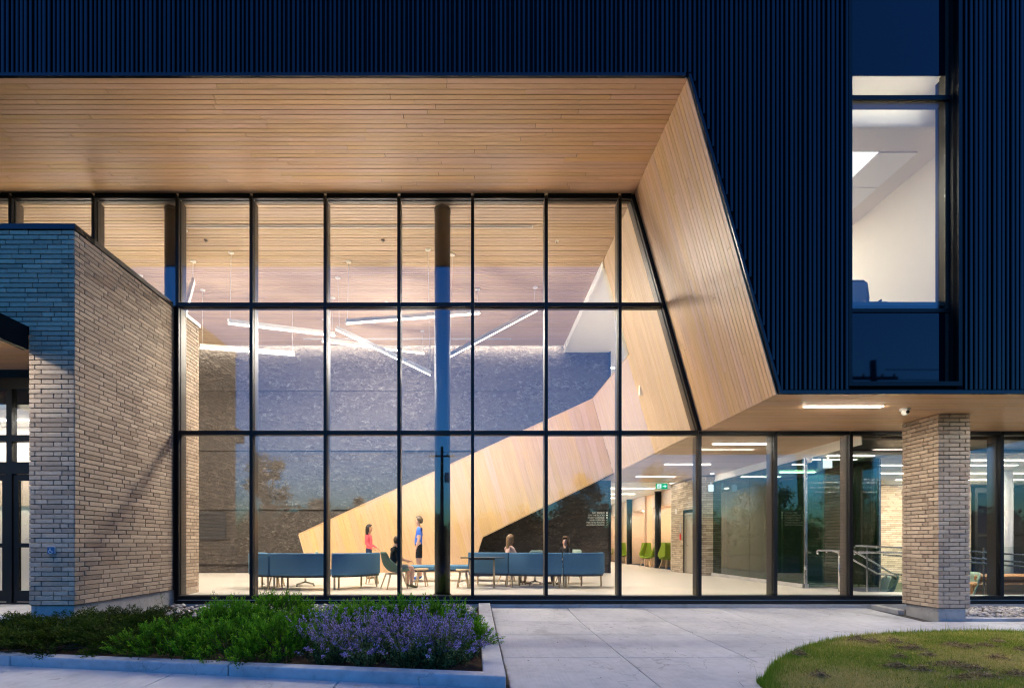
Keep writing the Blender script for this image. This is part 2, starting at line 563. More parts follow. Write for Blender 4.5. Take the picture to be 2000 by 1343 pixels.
PX = [0.365, 1.90, 3.45, 5.0, 6.5, 8.0, 9.5, 11.0, 12.5]
PY = [9.84, 8.6, 7.5, 6.1, 4.87]
for i in range(len(PX) - 1):
    for j in range(len(PY) - 1):
        x0, x1, y1, y0 = PX[i], PX[i + 1], PY[j], PY[j + 1]
        if y1 > 9 and x0 >= 8.0: continue
        slab([(x0, y0), (x1, y0), (x1, y1), (x0, y1)], gap=0.0035 if j < 2 else 0.005)
for i in range(len(PX) - 1):
    slab([(PX[i], 3.0), (PX[i + 1], 3.0), (PX[i + 1], 4.86), (PX[i], 4.86)])
FX = [-11.1, -9.2, -7.25, -5.3, -3.35, -1.42, 0.36]
for a, b in zip(FX, FX[1:]):
    slab([(a, ykerb(a) - 2.0), (b, ykerb(b) - 2.0), (b, ykerb(b) - 0.005), (a, ykerb(a) - 0.005)])
bed = sheet('paving_bed', [-11.2, 0.3, 13.0], [2.9, 4.8, 7.0, 8.6, 9.86], lambda x, y: gz(y) - 0.03, M['joint'])

# entrance step in front of the doors
box('slab', -11, -6.95, 6.3, 9.0, -0.30, -0.03, M['paving'], pave)

# planter kerb
kerb = thing('planter_kerb', 'pale concrete kerb edging the planting bed along both walks', 'kerb', (-2, 5.2, -0.36))
ks = [-11.1, -8.3, -5.5, -2.7, 0.33]
for a, b in zip(ks, ks[1:]):
    poly = [(a + .004, ykerb(a)), (b - .004, ykerb(b)), (b - .004, ykerb(b) + 0.17), (a + .004, ykerb(a) + 0.17)]
    z0 = gz(poly[0][1]) - 0.08; z1 = gz(poly[0][1]) + 0.115
    o = prism('kerb_stone', poly, z0, z1, M['kerb'], kerb, axis='z')
    bv = o.modifiers.new('bevel', 'BEVEL'); bv.width = 0.015; bv.segments = 2
for a, b in ((5.035, 6.6), (6.608, 8.2), (8.208, 9.83)):
    V = []
    for x in (0.10, 0.335):
        for y in (a, b):
            for z in (-0.1, 0.105): V.append((x - 0.2175, y - (a + b) / 2, z + gz(y) - gz((a + b) / 2)))
    o = ob('kerb_stone', me('kerb_stone', V, [(0, 1, 3, 2), (4, 6, 7, 5), (0, 4, 5, 1), (2, 3, 7, 6), (0, 2, 6, 4), (1, 5, 7, 3)], M['kerb']), kerb, (0.2175, (a + b) / 2, gz((a + b) / 2)))
    bv = o.modifiers.new('bevel', 'BEVEL'); bv.width = 0.012; bv.segments = 2

soilV = []
def soilz(x, y): return gz(y) + 0.03 + 0.03 * math.sin(x * 2.1) * math.cos(y * 1.7)
xs = [-11 + i * 0.37 for i in range(31)]; xs[-1] = 0.11
V, F = [], []
for x in xs:
    y0 = ykerb(x) + 0.165
    for k in range(13):
        y = y0 + (9.86 - y0) * k / 12
        V.append((x, y, soilz(x, y)))
for i in range(len(xs) - 1):
    for k in range(12):
        a = i * 13 + k
        F.append((a, a + 13, a + 14, a + 1))
tag(ob('soil', me('soil', V, F, M['soil'])), kind='structure')

# dry grass growing in the joint beside the kerb
gg = Geo()
for i in range(900):
    y = 5.0 + 4.3 * random.random() ** 1.3
    if (math.sin(y * 5.1) + math.sin(y * 11.3 + 1)) < -0.9: continue
    x = 0.345 + random.gauss(0, 0.012)
    a = random.uniform(-0.6, 0.9); l = random.uniform(0.02, 0.06)
    z = gz(y)
    dx, dy = l * math.cos(a), l * math.sin(a)
    gg.add([(x, y - .002, z), (x, y + .003, z), (x + dx, y + dy, z + random.uniform(.006, .03))], [(0, 1, 2)])
M['straw'] = plain('dry_grass', (0.25, 0.17, 0.08), 0.9, 0, 0.2, 0.3, 60)
tag(gg.build('dry_joint_grass', M['straw']), 'dry brown grass in the joint beside the planter kerb', 'grass', kind='stuff')

# small dark twigs and leaf bits lying on the paving
lit = Geo()
for i in range(70):
    x = random.uniform(0.6, 6.0); y = random.uniform(4.8, 9.2)
    s = random.uniform(.006, .018); a = random.uniform(0, 3.1)
    z = gz(y) + .003
    c_, s_ = math.cos(a) * s, math.sin(a) * s
    lit.add([(x - c_, y - s_, z), (x + s_ * .4, y - c_ * .4, z + .004), (x + c_, y + s_, z + .002), (x - s_ * .4, y + c_ * .4, z)], [(0, 1, 2, 3)])
tag(lit.build('leaf_litter', M['joint']), 'tiny dark leaf bits strewn over the paving', 'litter', kind='stuff')

# ------------------------------------------------------------------ ribbed metal cladding
clad = thing('ribbed_cladding', 'dark navy ribbed metal cladding of the upper storey', 'facade', (3, YC, ZL))
ZT = 10.6
WX0, WX1, WZ0 = 5.82, 7.47, 3.52        # window bay cut into the cladding
box('backing', -11, 3.27, YC, YC + 0.06, ZS + 0.03, ZT, M['clad_back'], clad)
prism('backing', [(3.272, ZT), (3.272, ZS + 0.03), (XA(ZS) + 0.012, ZS + .03), (XA(ZL) + 0.012, ZL + 0.03), (WX0, ZL + 0.03), (WX0, ZT)], YC, YC + 0.06, M['clad_back'], clad)
box('backing', WX1, 12.5, YC, YC + 0.06, ZL + 0.03, ZT, M['clad_back'], clad)
box('backing', WX0 + .002, WX1 - .002, YC + 0.03, YC + 0.06, ZL + 0.03, WZ0, M['clad_back'], clad)
box('parapet_cap', -11.1, 11.1, YC - 0.05, 12, ZT, ZT + 0.08, M['clad'], clad)
# drip flashings
box('flashing', -11, 3.262, YC - 0.045, YC + 0.0, ZS - 0.005, ZS + 0.045, M['clad'], clad)
box('flashing', XA(ZL) + 0.02, 12.5, YC - 0.045, YC - 0.001, ZL - 0.005, ZL + 0.05, M['clad'], clad)
p, q = Vector((XA(ZS) + 0.02, YC - 0.022, ZS + .03)), Vector((XA(ZL) + 0.035, YC - 0.022, ZL + .0))
bar('flashing', p + Vector((0.0, 0, 0)), q + Vector((0.0, 0, 0.04)), 0.044, 0.04, M['clad'], clad, up=(1, 0, 0.28))
def ribmesh(w, d):
    a, b = w / 2, w / 2 - 0.010
    V = []
    for z in (0, 1):
        V += [(-a, 0, z), (-a + .003, -d * .75, z), (-b, -d, z), (b, -d, z), (a - .003, -d * .75, z), (a, 0, z)]
    F = [(i, i + 1, i + 7, i + 6) for i in range(5)] + [(5, 4, 3, 2, 1, 0), (6, 7, 8, 9, 10, 11)]
    return me('rib', V, F, M['clad'])
ribs = [ribmesh(w, d) for w, d in ((0.048, 0.036), (0.054, 0.040), (0.040, 0.032))]
x = -8.6
k = 0
while x < 12.3:
    z0 = None
    if x < 3.24: z0 = ZS + 0.055
    elif x < XA(ZL) + 0.075: z0 = min(ZS + 0.055, ZS - (x - 0.075 - 3.30) / (1.38 / 4.88) + 0.02)
    elif x < WX0 - 0.05 or x > WX1 + 0.09: z0 = ZL + 0.065
    if z0 is not None:
        z0 = max(z0, ZL + 0.065)
        m_ = ribs[(0, 1, 0, 2, 0, 0, 1, 0, 2)[k % 9]]
        ob('rib', m_, clad, (x, YC, z0), None, (1, 1, ZT - z0))
    x += (0.074, 0.076, 0.066, 0.068)[k % 4] + 0.0
    k += 1

# ------------------------------------------------------------------ wood soffits and leaning wood wall
PW = 0.0903
sof = thing('high_wood_soffit', 'pale fir board soffit under the high overhang', 'soffit', (-3, 8.7, ZS))
box('backing', -11, 3.26, YC + 0.062, YG + 0.05, ZS + 0.022, ZS + 0.06, M['batten'], sof)
def boards(parent, y0, n, pw, lo, hi, z, joints, mat_, seed, xr=None):
    r_ = random.Random(seed)
    for i in range(n):
        y = y0 + (i + 0.5) * pw
        a = lo if not callable(lo) else lo(y)
        b = hi if not callable(hi) else hi(y)
        cuts = [a]
        c = a + r_.uniform(0.6, joints)
        while c < b - 0.7:
            cuts.append(c); c += r_.uniform(0.55 * joints, joints)
        cuts.append(b)
        for s, e in zip(cuts, cuts[1:]):
            L = round((e - s) - 0.007, 2)
            box_ = boxmesh(L, pw - 0.0095, 0.018, mat_, 0.0)
            ob('board', box_, parent, ((s + e) / 2, y, z + 0.009 + r_.uniform(-.0012, .0012)))
boards(sof, YC + 0.004, 28, PW, -10.9, 3.304, ZS, 3.9, M['wood'], 3)

lean = thing('leaning_wood_wall', 'tall leaning fir board wall framing the glazing', 'wall', (4.6, 8.7, ZL))
sl = Vector((XA(ZL) - XA(ZS), 0, ZL - ZS)); SLEN = sl.length; sd = sl.normalized()
nrm = Vector((-sd.z, 0, sd.x))            # points away from the opening, up and to the right
if nrm.x < 0: nrm = -nrm
top = Vector((XA(ZS), 0, ZS))
def lean_boards(parent, y0, y1, s0, s1, mat_, seed, joints=2.6, face=0.0, pw=PW):
    r_ = random.Random(seed)
    n = max(1, round((y1 - y0) / pw)); pw = (y1 - y0) / n
    for i in range(n):
        y = y0 + (i + .5) * pw
        cuts = [s0]; c = s0 + r_.uniform(0.5, joints)
        while c < s1 - 0.5:
            cuts.append(c); c += r_.uniform(0.8, joints)
        cuts.append(s1)
        for a, b in zip(cuts, cuts[1:]):
            c_ = top + sd * ((a + b) / 2) + nrm * (0.009 + face + r_.uniform(-.001, .001))
            obox('board', (c_.x, y, c_.z), sd, round(b - a - 0.003, 2), (0, 1, 0), round(pw - 0.0085, 4), 0.018, mat_, parent)
lean_boards(lean, YC + 0.004, YG - 0.02, 0.0, SLEN - 0.0, M['wood'], 5, 3.4)
c_ = top + sd * (SLEN / 2) + nrm * 0.045
obox('backing', (c_.x, (YC + 0.062 + 16.2) / 2, c_.z), sd, 0.001 + SLEN - 0.1, (0, 1, 0), 0.1, 0.03, M['batten'], lean)
obox('backing', (c_.x, (YC + 0.062 + YG) / 2, c_.z), sd, SLEN - 0.1, (0, 1, 0), YG - YC - 0.07, 0.03, M['batten'], lean)

low = thing('low_wood_soffit', 'low fir board soffit above the ground floor glazing and brick pillar', 'soffit', (7.5, 8.7, ZL))
box('backing', XA(ZL) + 0.05, 12.5, YC + 0.062, YG + 0.05, ZL + 0.022, ZL + 0.06, M['batten'], low)
boards(low, YC + 0.004, 28, PW, XA(ZL) + 0.002, 11.9, ZL, 4.6, M['wood'], 8)

# strip lamp set into the low soffit
def strip_lamp(x0, x1, y, z, label, w=0.07, mat_=None, group='linear ceiling lamps', frame='alu'):
    mat_ = mat_ or ('lamp_soft' if y < YG - 1.5 else 'lamp_in')
    t = thing('strip_lamp', label, 'ceiling lamp', ((x0 + x1) / 2, y, z), group)
    box('housing', x0 - .012, x1 + .012, y - w / 2 - .012, y + w / 2 + .012, z - 0.004, z + 0.012, M[frame], t)
    box('diffuser', x0, x1, y - w / 2, y + w / 2, z - 0.012, z - 0.0045, M[mat_], t)
    return t
strip_lamp(5.57, 6.87, 8.13, ZL, 'lit linear lamp in the outdoor wood soffit left of the brick pillar')
strip_lamp(9.75, 11.05, 8.13, ZL, 'lit linear lamp in the outdoor wood soffit right of the brick pillar')

# dome camera under the low soffit
t = thing('security_camera', 'white turret security camera under the outdoor wood soffit beside the pillar', 'camera', (7.38, 8.27, ZL))
lathe('mount', [(0.075, 0), (0.075, -0.025), (0.06, -0.035)], M['white'], t, (7.38, 8.27, ZL - .002))
lathe('eyeball', [(0.001, -.055), (.03, -.05), (.05, -.025), (.055, 0), (.05, .025), (.03, .045), (.001, .05)], M['white'], t, (7.38, 8.26, ZL - .065))
lathe('lens', [(0.026, 0), (0.026, .02), (0.015, .022)], M['dark'], t, (7.37, 8.215, ZL - .075), rot=(R(80), 0, 0))

# ------------------------------------------------------------------ brickwork
def brick_geo(L, H, D, ch=0.004):
    a, b = L / 2, H / 2
    V = [(-a, 0, -b), (a, 0, -b), (a, 0, b), (-a, 0, b), (-a, -D + ch, -b), (a, -D + ch, -b), (a, -D + ch, b), (-a, -D + ch, b),
         (-a + ch, -D, -b + ch), (a - ch, -D, -b + ch), (a - ch, -D, b - ch), (-a + ch, -D, b - ch)]
    F = [(8, 9, 10, 11)]
    for i in range(4):
        j = (i + 1) % 4
        F += [(i, j, j + 4, i + 4), (i + 4, j + 4, j + 8, i + 8)]
    return V, F
_bk = {}
def brick_mesh(L, H, D, m_):
    k = (round(L, 3), round(H, 3), round(D, 3), m_.name)
    if k not in _bk:
        V, F = brick_geo(L, H, D); _bk[k] = me('brick', V, F, m_)
    return _bk[k]

class Brickwork:
    """bricks laid on faces; the largest in the picture stay single pieces"""
    def __init__(s, parent, m_, seed):
        s.parent, s.m, s.r, s.L = parent, m_, random.Random(seed), []
    def face(s, p0, dirv, length, z0, z1, course=0.0742, lens=(0.19, 0.29, 0.29, 0.395, 0.395, 0.44), quoin=(True, True), hole=None, D=0.02, phase=0):
        """p0: foot of the face; dirv: along the face (outside is to its right)"""
        d = Vector(dirv).normalized()
        rz = math.atan2(d.y, d.x)
        n = int(round((z1 - z0) / course)); ch = (z1 - z0) / n
        last = []
        for i in range(n):
            z = z0 + (i + .5) * ch
            cur = []
            x = 0.0
            first = (0.095 if (i + phase) % 2 else 0.195) if quoin[0] else s.r.choice((0.12, 0.2, 0.3, 0.36))
            endq = (0.095 if (i + phase) % 2 == 0 else 0.195) if quoin[1] else 0.0
            while x < length - 0.02:
                w = first if x == 0 else s.r.choice(lens)
                if x > 0 and any(abs(x + w - e) < 0.05 for e in last):
                    w = s.r.choice(lens)
                rem = length - endq - x
                if x >= length - endq - 0.02: w = length - x
                elif rem - w < 0.1: w = rem
                w = min(w, length - x)
                xe = x + w
                mid = x + w / 2
                if not (hole and hole(mid, z)):
                    q = Vector(p0) + d * mid
                    s.L.append((q.x, q.y, z, round(w - 0.0105, 3), round(ch - 0.0105, 4), D + s.r.choice((-.002, 0, 0, .0015, .003)), rz))
                cur.append(xe); x = xe
            last = cur
    def lay(s, limit=300):
        def score(b):
            x, y, z, L, H, D, rz = b
            fx, fy = math.sin(rz), -math.cos(rz)          # outward normal
            v = Vector((x, y, z - CH)); dist = v.length
            cosv = max(0.0, -(fx * v.x + fy * v.y) / dist)
            px = 925 + 944 * x / y; py = 1060 - 944 * (z - CH) / y
            vis = 1.0 if -20 < px < 2020 and -20 < py < 1190 else 0.02
            return L * H * cosv / (dist * dist) * vis
        s.L.sort(key=score, reverse=True)
        for (x, y, z, L, H, D, rz) in s.L[:limit]:
            ob('brick', brick_mesh(L, H, D, s.m), s.parent, (x, y, z), (0, 0, rz))
        rest = s.L[limit:]
        if rest:
            g = Geo()
            for (x, y, z, L, H, D, rz) in rest:
                V, F = brick_geo(L, H, D)
                c, sn = math.cos(rz), math.sin(rz)
                g.add([(x + v[0] * c - v[1] * sn, y + v[0] * sn + v[1] * c, z + v[2]) for v in V], F, 0, s.r.random() + 0.001)
            o = g.build('brickwork', s.m, s.parent, wloc(s.parent))
            o['kind'] = 'stuff'

# the brick entrance block
blk = thing('brick_entrance_block', 'grey-brown long brick entrance block with navy coping at the left', 'building', (-8.5, 9, -0.2))
ZB0, ZB1 = 0.135, 5.93
YB1 = 10.85
XD = -6.87          # right jamb of the doorway
CANZ = 4.08
m0 = 0.012
prism('wall', [(-11, ZB0), (-11, ZB1), (XB - m0, ZB1), (XB - m0, ZB0), (XD + m0, ZB0), (XD + m0, CANZ + .36), (-10.9, CANZ + .36), (-10.9, ZB0)], YC + m0, YC + 0.30, M['mortar'], blk)
box('wall', XB - 0.30, XB - m0 - .001, YC + 0.301, YB1 - m0, ZB0, ZB1, M['mortar'], blk)
box('wall', -11.5, XB - 0.301, YB1 - 0.25, YB1 - m0, 2.9, ZB1, M['mortar'], blk)
box('foundation', XB - 0.62, XB - 0.035, YC + 0.035, YB1 - .05, -0.55, ZB0 - 0.002, M['found'], blk)
box('foundation', XB - 0.7, XB - 0.63, YC + 0.035, YC + 0.29, -0.55, ZB0 - 0.002, M['found'], blk)
bw = Brickwork(blk, M['brick'], 21)
NC = 58
bw.face((XD, YC + m0, 0), (1, 0, 0), XB - m0 + .018 - XD, ZB0 + .005, ZB0 + .005 + NC * .0742, quoin=(True, True))
bw.face((-8.6, YC + m0, 0), (1, 0, 0), XB - m0 + 8.6 + 0.018, ZB0 + .005 + NC * .0742, ZB1, quoin=(False, True))
bw.face((XB - m0, YC - 0.006, 0), (0, 1, 0), YG - 0.09 - YC, ZB0 + .005, ZB1, quoin=(True, False), phase=0)
bw.face((XB - m0, YG + 0.22, 0), (0, 1, 0), YB1 - YG - 0.22, ZB0 - 0.13, ZB1, quoin=(False, True))
bw.face((XD - .0 + m0, YC + 0.30, 0), (0, -1, 0), 0.27, ZB0 + .005, CANZ + .36, quoin=(False, True))
bw.lay()
# coping
box('coping', -11, XB + 0.03, YC - 0.03, YC + 0.36, ZB1 + 0.004, ZB1 + 0.085, M['clad'], blk)
box('coping', XB - 0.36, XB + 0.03, YC + 0.362, YG - 0.12, ZB1 + 0.004, ZB1 + 0.085, M['bronze'], blk)
box('coping', XB - 0.36, XB + 0.03, YG + 0.25, YB1 + 0.03, ZB1 + 0.004, ZB1 + 0.085, M['alu'], blk)
box('roof', -11.4, XB - 0.361, YC + 0.37, YB1 + 0.0, ZB1 - 0.2, ZB1 + 0.02, M['clad_back'], blk)

# door push plate
t = thing('push_plate', 'small square door push plate on the brick pier', 'push plate', (-6.50, YC - .02, 1.0))
box('plate', -6.565, -6.445, YC - 0.03, YC - 0.009, 0.93, 1.05, M['grey'], t, 0.006)
M['plate_blue'] = plain('plate_blue', (0.02, 0.09, 0.22), 0.35)
box('face', -6.557, -6.453, YC - 0.036, YC - 0.0302, 0.938, 1.042, M['plate_blue'], t)
g = Geo()                                    # wheelchair mark
cx, cz, y_ = -6.507, 0.985, YC - 0.038
g.tube([(cx + 0.028 * math.cos(a), y_, cz - .012 + 0.028 * math.sin(a)) for a in [R(100 + 26 * i) for i in range(10)]], 0.004, 5)
g.tube([(cx - .006, y_, cz + .028), (cx - .003, y_, cz - .004), (cx + .022, y_, cz - .004), (cx + .034, y_, cz - .03)], 0.005, 5)
g.tube([(cx - .007, y_, cz + .038), (cx - .007, y_, cz + .045)], 0.007, 6)
g.build('symbol', M['white'], t, (cx, y_, cz))

# black canopy over the entrance
t = thing('entrance_canopy', 'black steel canopy projecting from the brick block at the left edge', 'canopy', (-9, 7, CANZ))
box('fascia', XD - 0.10, XD - 0.004, 5.6, YC - 0.002, CANZ, CANZ + 0.36, M['black'], t)
box('fascia', -11, XD - 0.004, 5.5, 5.6, CANZ, CANZ + 0.36, M['black'], t)
box('roof', -11, XD - 0.101, 5.6, YC - .03, CANZ + 0.30, CANZ + 0.355, M['black'], t)
for i in range(38):
    y = 5.62 + i * 0.0905
    if y < 9.0: ob('board', boxmesh(4.0, 0.082, 0.018, M['wood']), t, (XD - 0.11 - 2.0, y + 0.045, CANZ + 0.275))

for i, (x_, y_) in enumerate(((-7.5, 6.4), (-8.9, 6.4), (-7.5, 7.2), (-8.9, 7.2))):
    tr = lathe('downlight_trim', [(.105, 0), (.105, -.01), (.085, -.012)], M['white'], t, (x_, y_, CANZ + .265), 16)
    lathe('downlight', [(.084, 0), (.084, -.004)], M['lamp'], tr, (x_, y_, CANZ + .2525), 16)

# entrance glazing: frame, doors, panes
ent = thing('entrance_doors', 'black framed glass entrance doors in the brick block', 'door', (-8.5, 9.0, 0))
YE = 9.0
bl = M['black']
box('sill', -11, XD + .0, YE - .06, YE + .06, -0.10, 0.0, bl, ent)
for z0, z1 in ((3.95, 4.16), (2.98, 3.10), (2.38, 2.60)):
    box('transom', -11, XD, YE - .06, YE + .06, z0, z1, bl, ent)
box('jamb', XD - 0.075, XD, YE - .055, YE + .055, 0.0, 3.95, bl, ent)
for xm in (-7.32, -8.6):
    box('post', xm - 0.05, xm + 0.05, YE - .055, YE + .055, 0.0, 3.95, bl, ent)
for i, (xa, xb) in enumerate(((-8.54, -7.38), (-9.8, -8.66))):
    d = thing('door', None, None, ((xa + xb) / 2, YE, 0)); d.parent = ent; d.location = ((xa + xb) / 2 + 8.5, 0, 0)
    for (u0, u1, v0, v1) in ((xa, xa + .09, .02, 2.37), (xb - .09, xb, .02, 2.37), (xa + .091, xb - .091, .02, .22), (xa + .091, xb - .091, 2.26, 2.37), (xa + .091, xb - .091, 1.02, 1.10)):
        box('frame', u0, u1, YE - .03, YE + .03, v0, v1, bl, d)
    box('pane', xa + .09, xb - .09, YE - .006, YE + .006, .22, 2.26, M['glass'], d)
for (u0, u1, v0, v1) in ((-7.27, XD - .075, .0, 2.38), (-7.27, XD - .075, 2.60, 2.98), (-8.55, -7.37, 2.60, 2.98), (-7.27, XD - .075, 3.10, 3.95), (-8.55, -7.37, 3.10, 3.95), (-10.8, -8.65, 2.6, 2.98), (-10.8, -8.65, 3.1, 3.95)):
    box('pane', u0, u1, YE - .006, YE + .006, v0, v1, M['glass'], ent)
box('rail', -7.27, XD - .076, YE - .05, YE - .03, 1.02, 1.09, bl, ent)
# vestibule behind the doors
vest = thing('vestibule_wall', 'cream walls and white ceiling of the lit entrance vestibule', 'wall', (-8.5, 10, 0))
box('wall', -11.3, -6.5, 10.50, 10.58, -0.05, 4.1, M['cream'], vest)
box('wall', -6.62, -6.55, 9.1, 10.5, -0.05, 4.2, M['cream'], vest)
box('wall', -11.4, -11.3, 7.8, 10.5, -0.05, 4.2, M['cream'], vest)
box('ceiling', -11.3, -6.63, 9.08, 10.5, 3.62, 3.7, M['white'], vest)
for i in range(26):
    box('board', -11.2 + .179 * i, -11.2 + .179 * i + .172, 10.47, 10.498, 1.9, 2.6, M['wood_in'], vest)
strip_lamp(-10.9, -7.0, 9.9, 3.62, 'long lit linear lamp inside the entrance vestibule', 0.09, 'lamp_in')

# brick pillar
pil = thing('brick_pillar', 'square brick pillar on a concrete base under the low wood soffit', 'pillar', (8.5, 9.0, -0.3))
PX0, PX1, PY0, PY1 = 8.27, 8.83, 8.60, 9.32
ZP0 = -0.06
box('core', PX0 + m0, PX1 - m0, PY0 + m0, PY1 - m0, ZP0, ZL - 0.002, M['mortar'], pil)
box('base', PX0 + .035, PX1 - .035, PY0 + .035, PY1 - .035, -0.5, ZP0 - .002, M['found'], pil, 0.006)
bw = Brickwork(pil, M['brick'], 5)
LS = (0.19, 0.26, 0.29, 0.33)
bw.face((PX0 - .007, PY0 + m0, 0), (1, 0, 0), PX1 - PX0 + .014, ZP0 + .005, ZL - .004, lens=LS, phase=0)
bw.face((PX0 + m0, PY1 + .007, 0), (0, -1, 0), PY1 - PY0 + .014, ZP0 + .005, ZL - .004, lens=LS, phase=1)
bw.face((PX1 - m0, PY0 - .007, 0), (0, 1, 0), PY1 - PY0 + .014, ZP0 + .005, ZL - .004, lens=LS)
bw.lay()

# kerb of the stone bed to the right of the pillar and the short kerb to its left
t = thing('stone_bed_kerb', 'low concrete kerb of the stone bed right of the pillar', 'kerb', (9.8, 8.75, -0.3))
box('kerb_stone', PX1 - .02, 13.0, 8.66, 8.80, -0.45, -0.245, M['kerb'], t, 0.008)
t = thing('concrete_wheel_stop', 'short low concrete kerb between glazing and brick pillar', 'kerb', (8.2, 9.6, -0.25))
obox('block', (8.19, 9.57, -0.215), (0.16, -1, -0.06), 0.55, (1, 0.16, 0), 0.16, 0.10, M['found'], t, 0.012)
tag(ob('bed_ground', boxmesh(4.3, 1.05, 0.1, M['soil']), None, (10.98, 9.33, -0.33)), kind='structure')

# ------------------------------------------------------------------ curtain wall
cw = thing('curtain_wall', 'black framed glass curtain wall of the tall lit hall', 'curtain wall', (0, YG, -0.2))
GX = [(x_ - 925) / 94.4 for x_ in (26, 187, 350, 493.5, 637, 780, 923, 1066, 1209, 1364, 1511, 1657.5, 1804, 1950, 2096, 2242)]
GX = [GX[0] - 1.7] + GX
FW = 0.066
ZT1, ZT2 = 6.0, 3.37
YI0, YI1 = YG + 0.02, YG + 0.20
def mull(x, z0, z1):
    f_ = box('mullion', x - FW / 2, x + FW / 2, YG - 0.075, YG - 0.016, z0, z1, M['black'], cw)
    box('inner_mullion', x - FW / 2 + .004, x + FW / 2 - .004, YI0, YI1, z0, z1, M['bronze'], cw)
for x in GX:
    if x < XB - 0.1: mull(x, ZB1 + 0.1, ZS - 0.09)
    elif x < 3.3: mull(x, 0.02, ZS - 0.09)
    elif x > 4.3: mull(x, 0.02, ZT2 - 0.04)
# end post against the brick
box('mullion', XB + 0.015, XB + 0.085, YG - 0.075, YG - 0.016, -0.13, 5.94, M['black'], cw)
def tran(x0, x1, z, h=0.085):
    box('transom', x0, x1, YG - 0.068, YG - 0.017, z - h / 2, z + h / 2, M['black'], cw)
    box('inner_transom', x0, x1, YI0 + .003, YI0 + .085, z - h / 2 + .004, z + h / 2 - .004, M['bronze'], cw)
# head, sill and the two rails are cut between mullions
def rails(xs, z, h):
    for a, b in zip(xs, xs[1:]):
        tran(a + FW / 2 + .001, b - FW / 2 - .001, z, h)
g9 = [x for x in GX if x < 3.3]
rails(g9, ZS - 0.05, 0.10)
tran(g9[-1] + FW / 2 + .001, XA(ZS - .05) - .07, ZS - 0.05, 0.10)
lo_ = [x for x in g9 if x > XB - 0.1]
rails(lo_, ZT1, 0.082); tran(lo_[-1] + FW / 2 + .001, XA(ZT1) - .075, ZT1, 0.082)
gr = [x for x in GX if x > 4.3]
rails(lo_ + gr, ZT2, 0.082)
box('sill', lo_[0] - .03, 13.0, YG - 0.075, YG + 0.21, -0.06, 0.018, M['black'], cw)
box('sill_trim', lo_[0] - .03, 13.0, YG - 0.085, YG - 0.06, -0.145, -0.075, M['black'], cw)
box('sill_trim', lo_[0] - .03, 13.0, YG - 0.060, YG + 0.1, -0.15, -0.061, M['grey'], cw)
box('upstand', lo_[0] - .03, 13.0, YG - 0.10, YG + 0.2, -0.5, -0.151, M['found'], cw)
box('head', XA(ZL) + .06, 13.0, YG - 0.07, YG + .2, ZL - .002, ZL + .02, M['black'], cw)
# leaning end frame
def lean_bar(name, off, w, y0, y1, m_, s0=0.0, s1=SLEN):
    a = top + sd * s0 - nrm * off; b = top + sd * s1 - nrm * off
    c = (a + b) / 2
    obox(name, (c.x, (y0 + y1) / 2, c.z), sd, s1 - s0, (0, 1, 0), y1 - y0, w, m_, cw)
lean_bar('mullion', 0.038, 0.072, YG - 0.08, YG - 0.016, M['black'], 0.02, SLEN - .02)
lean_bar('inner_mullion', 0.040, 0.066, YI0, YI1, M['bronze'], 0.02, SLEN - .02)
# glass panes, each its own sheet
def pane(poly):
    prism('pane', poly, YG - 0.014, YG + 0.014, M['glass'], cw)
e = 0.012
for a, b in zip(g9, g9[1:]):
    pane([(a + e, ZT1 + e), (b - e, ZT1 + e), (b - e, ZS - 0.06), (a + e, ZS - 0.06)])
for a, b in zip(lo_, lo_[1:]):
    pane([(a + e, ZT2 + e), (b - e, ZT2 + e), (b - e, ZT1 - e), (a + e, ZT1 - e)])
a = lo_[-1] + e
pane([(a, ZT1 + e), (XA(ZT1) - .05, ZT1 + e), (XA(ZS - .06) - .05, ZS - 0.06), (a, ZS - 0.06)])
pane([(a, ZT2 + e), (XA(ZT2) - .05, ZT2 + e), (XA(ZT1) - .05, ZT1 - e), (a, ZT1 - e)])
al = lo_ + gr
for a, b in zip(al, al[1:]):
    pane([(a + e, 0.0), (b - e, 0.0), (b - e, ZT2 - e), (a + e, ZT2 - e)])

# ------------------------------------------------------------------ upper window bay
ub = thing('upper_office_window', 'tall dark framed office window set into the navy cladding', 'window', (6.65, YC + .1, WZ0))
YW = YC + 0.13
box('jamb', WX1, WX1 + 0.055, YC - 0.03, YW + 0.22, WZ0, ZT, M['black'], ub)
box('jamb', WX0 - 0.04, WX0 + 0.012, YC - 0.03, YW + 0.0, WZ0, ZT, M['black'], ub)
box('mullion', WX1 - 0.05, WX1 - 0.001, YW - 0.0, YW + 0.10, WZ0, ZT, M['bronze'], ub)
box('sill', WX0 + .013, WX1 - .002, YC - 0.03, YW + 0.0, WZ0 - .0, WZ0 + 0.07, M['black'], ub)
for z0, z1 in ((8.04, 8.11),):
    box('transom', WX0 + .013, WX1 - .002, YW - 0.03, YW + 0.02, z0, z1, M['black'], ub)
    box('inner_transom', WX0 + .013, WX1 - .051, YW + 0.021, YW + 0.15, z0 - .0, z1 - .005, M['bronze'], ub)
box('hidden_fill_strip', WX0 + .03, WX1 - .07, YW + 0.10, YW + 0.13, 8.108, 8.122, M['lamp_office'], ub)  # unseen strip added to brighten the bulkhead above the transom
box('inner_sill', WX0 + .013, WX1 - .051, YW + 0.021, YW + 0.26, 4.84, 4.90, M['bronze'], ub)
box('transom', WX0 + .013, WX1 - .002, YW - 0.02, YW + 0.02, 4.72, 4.775, M['black'], ub)
box('spandrel', WX0 + .013, WX1 - .052, YW + 0.0, YW + 0.02, WZ0 + .071, 4.719, M['spandrel'], ub)
box('spandrel', WX0 + .013, WX1 - .052, YW + 0.0, YW + 0.02, 8.45, ZT, M['spandrel'], ub)
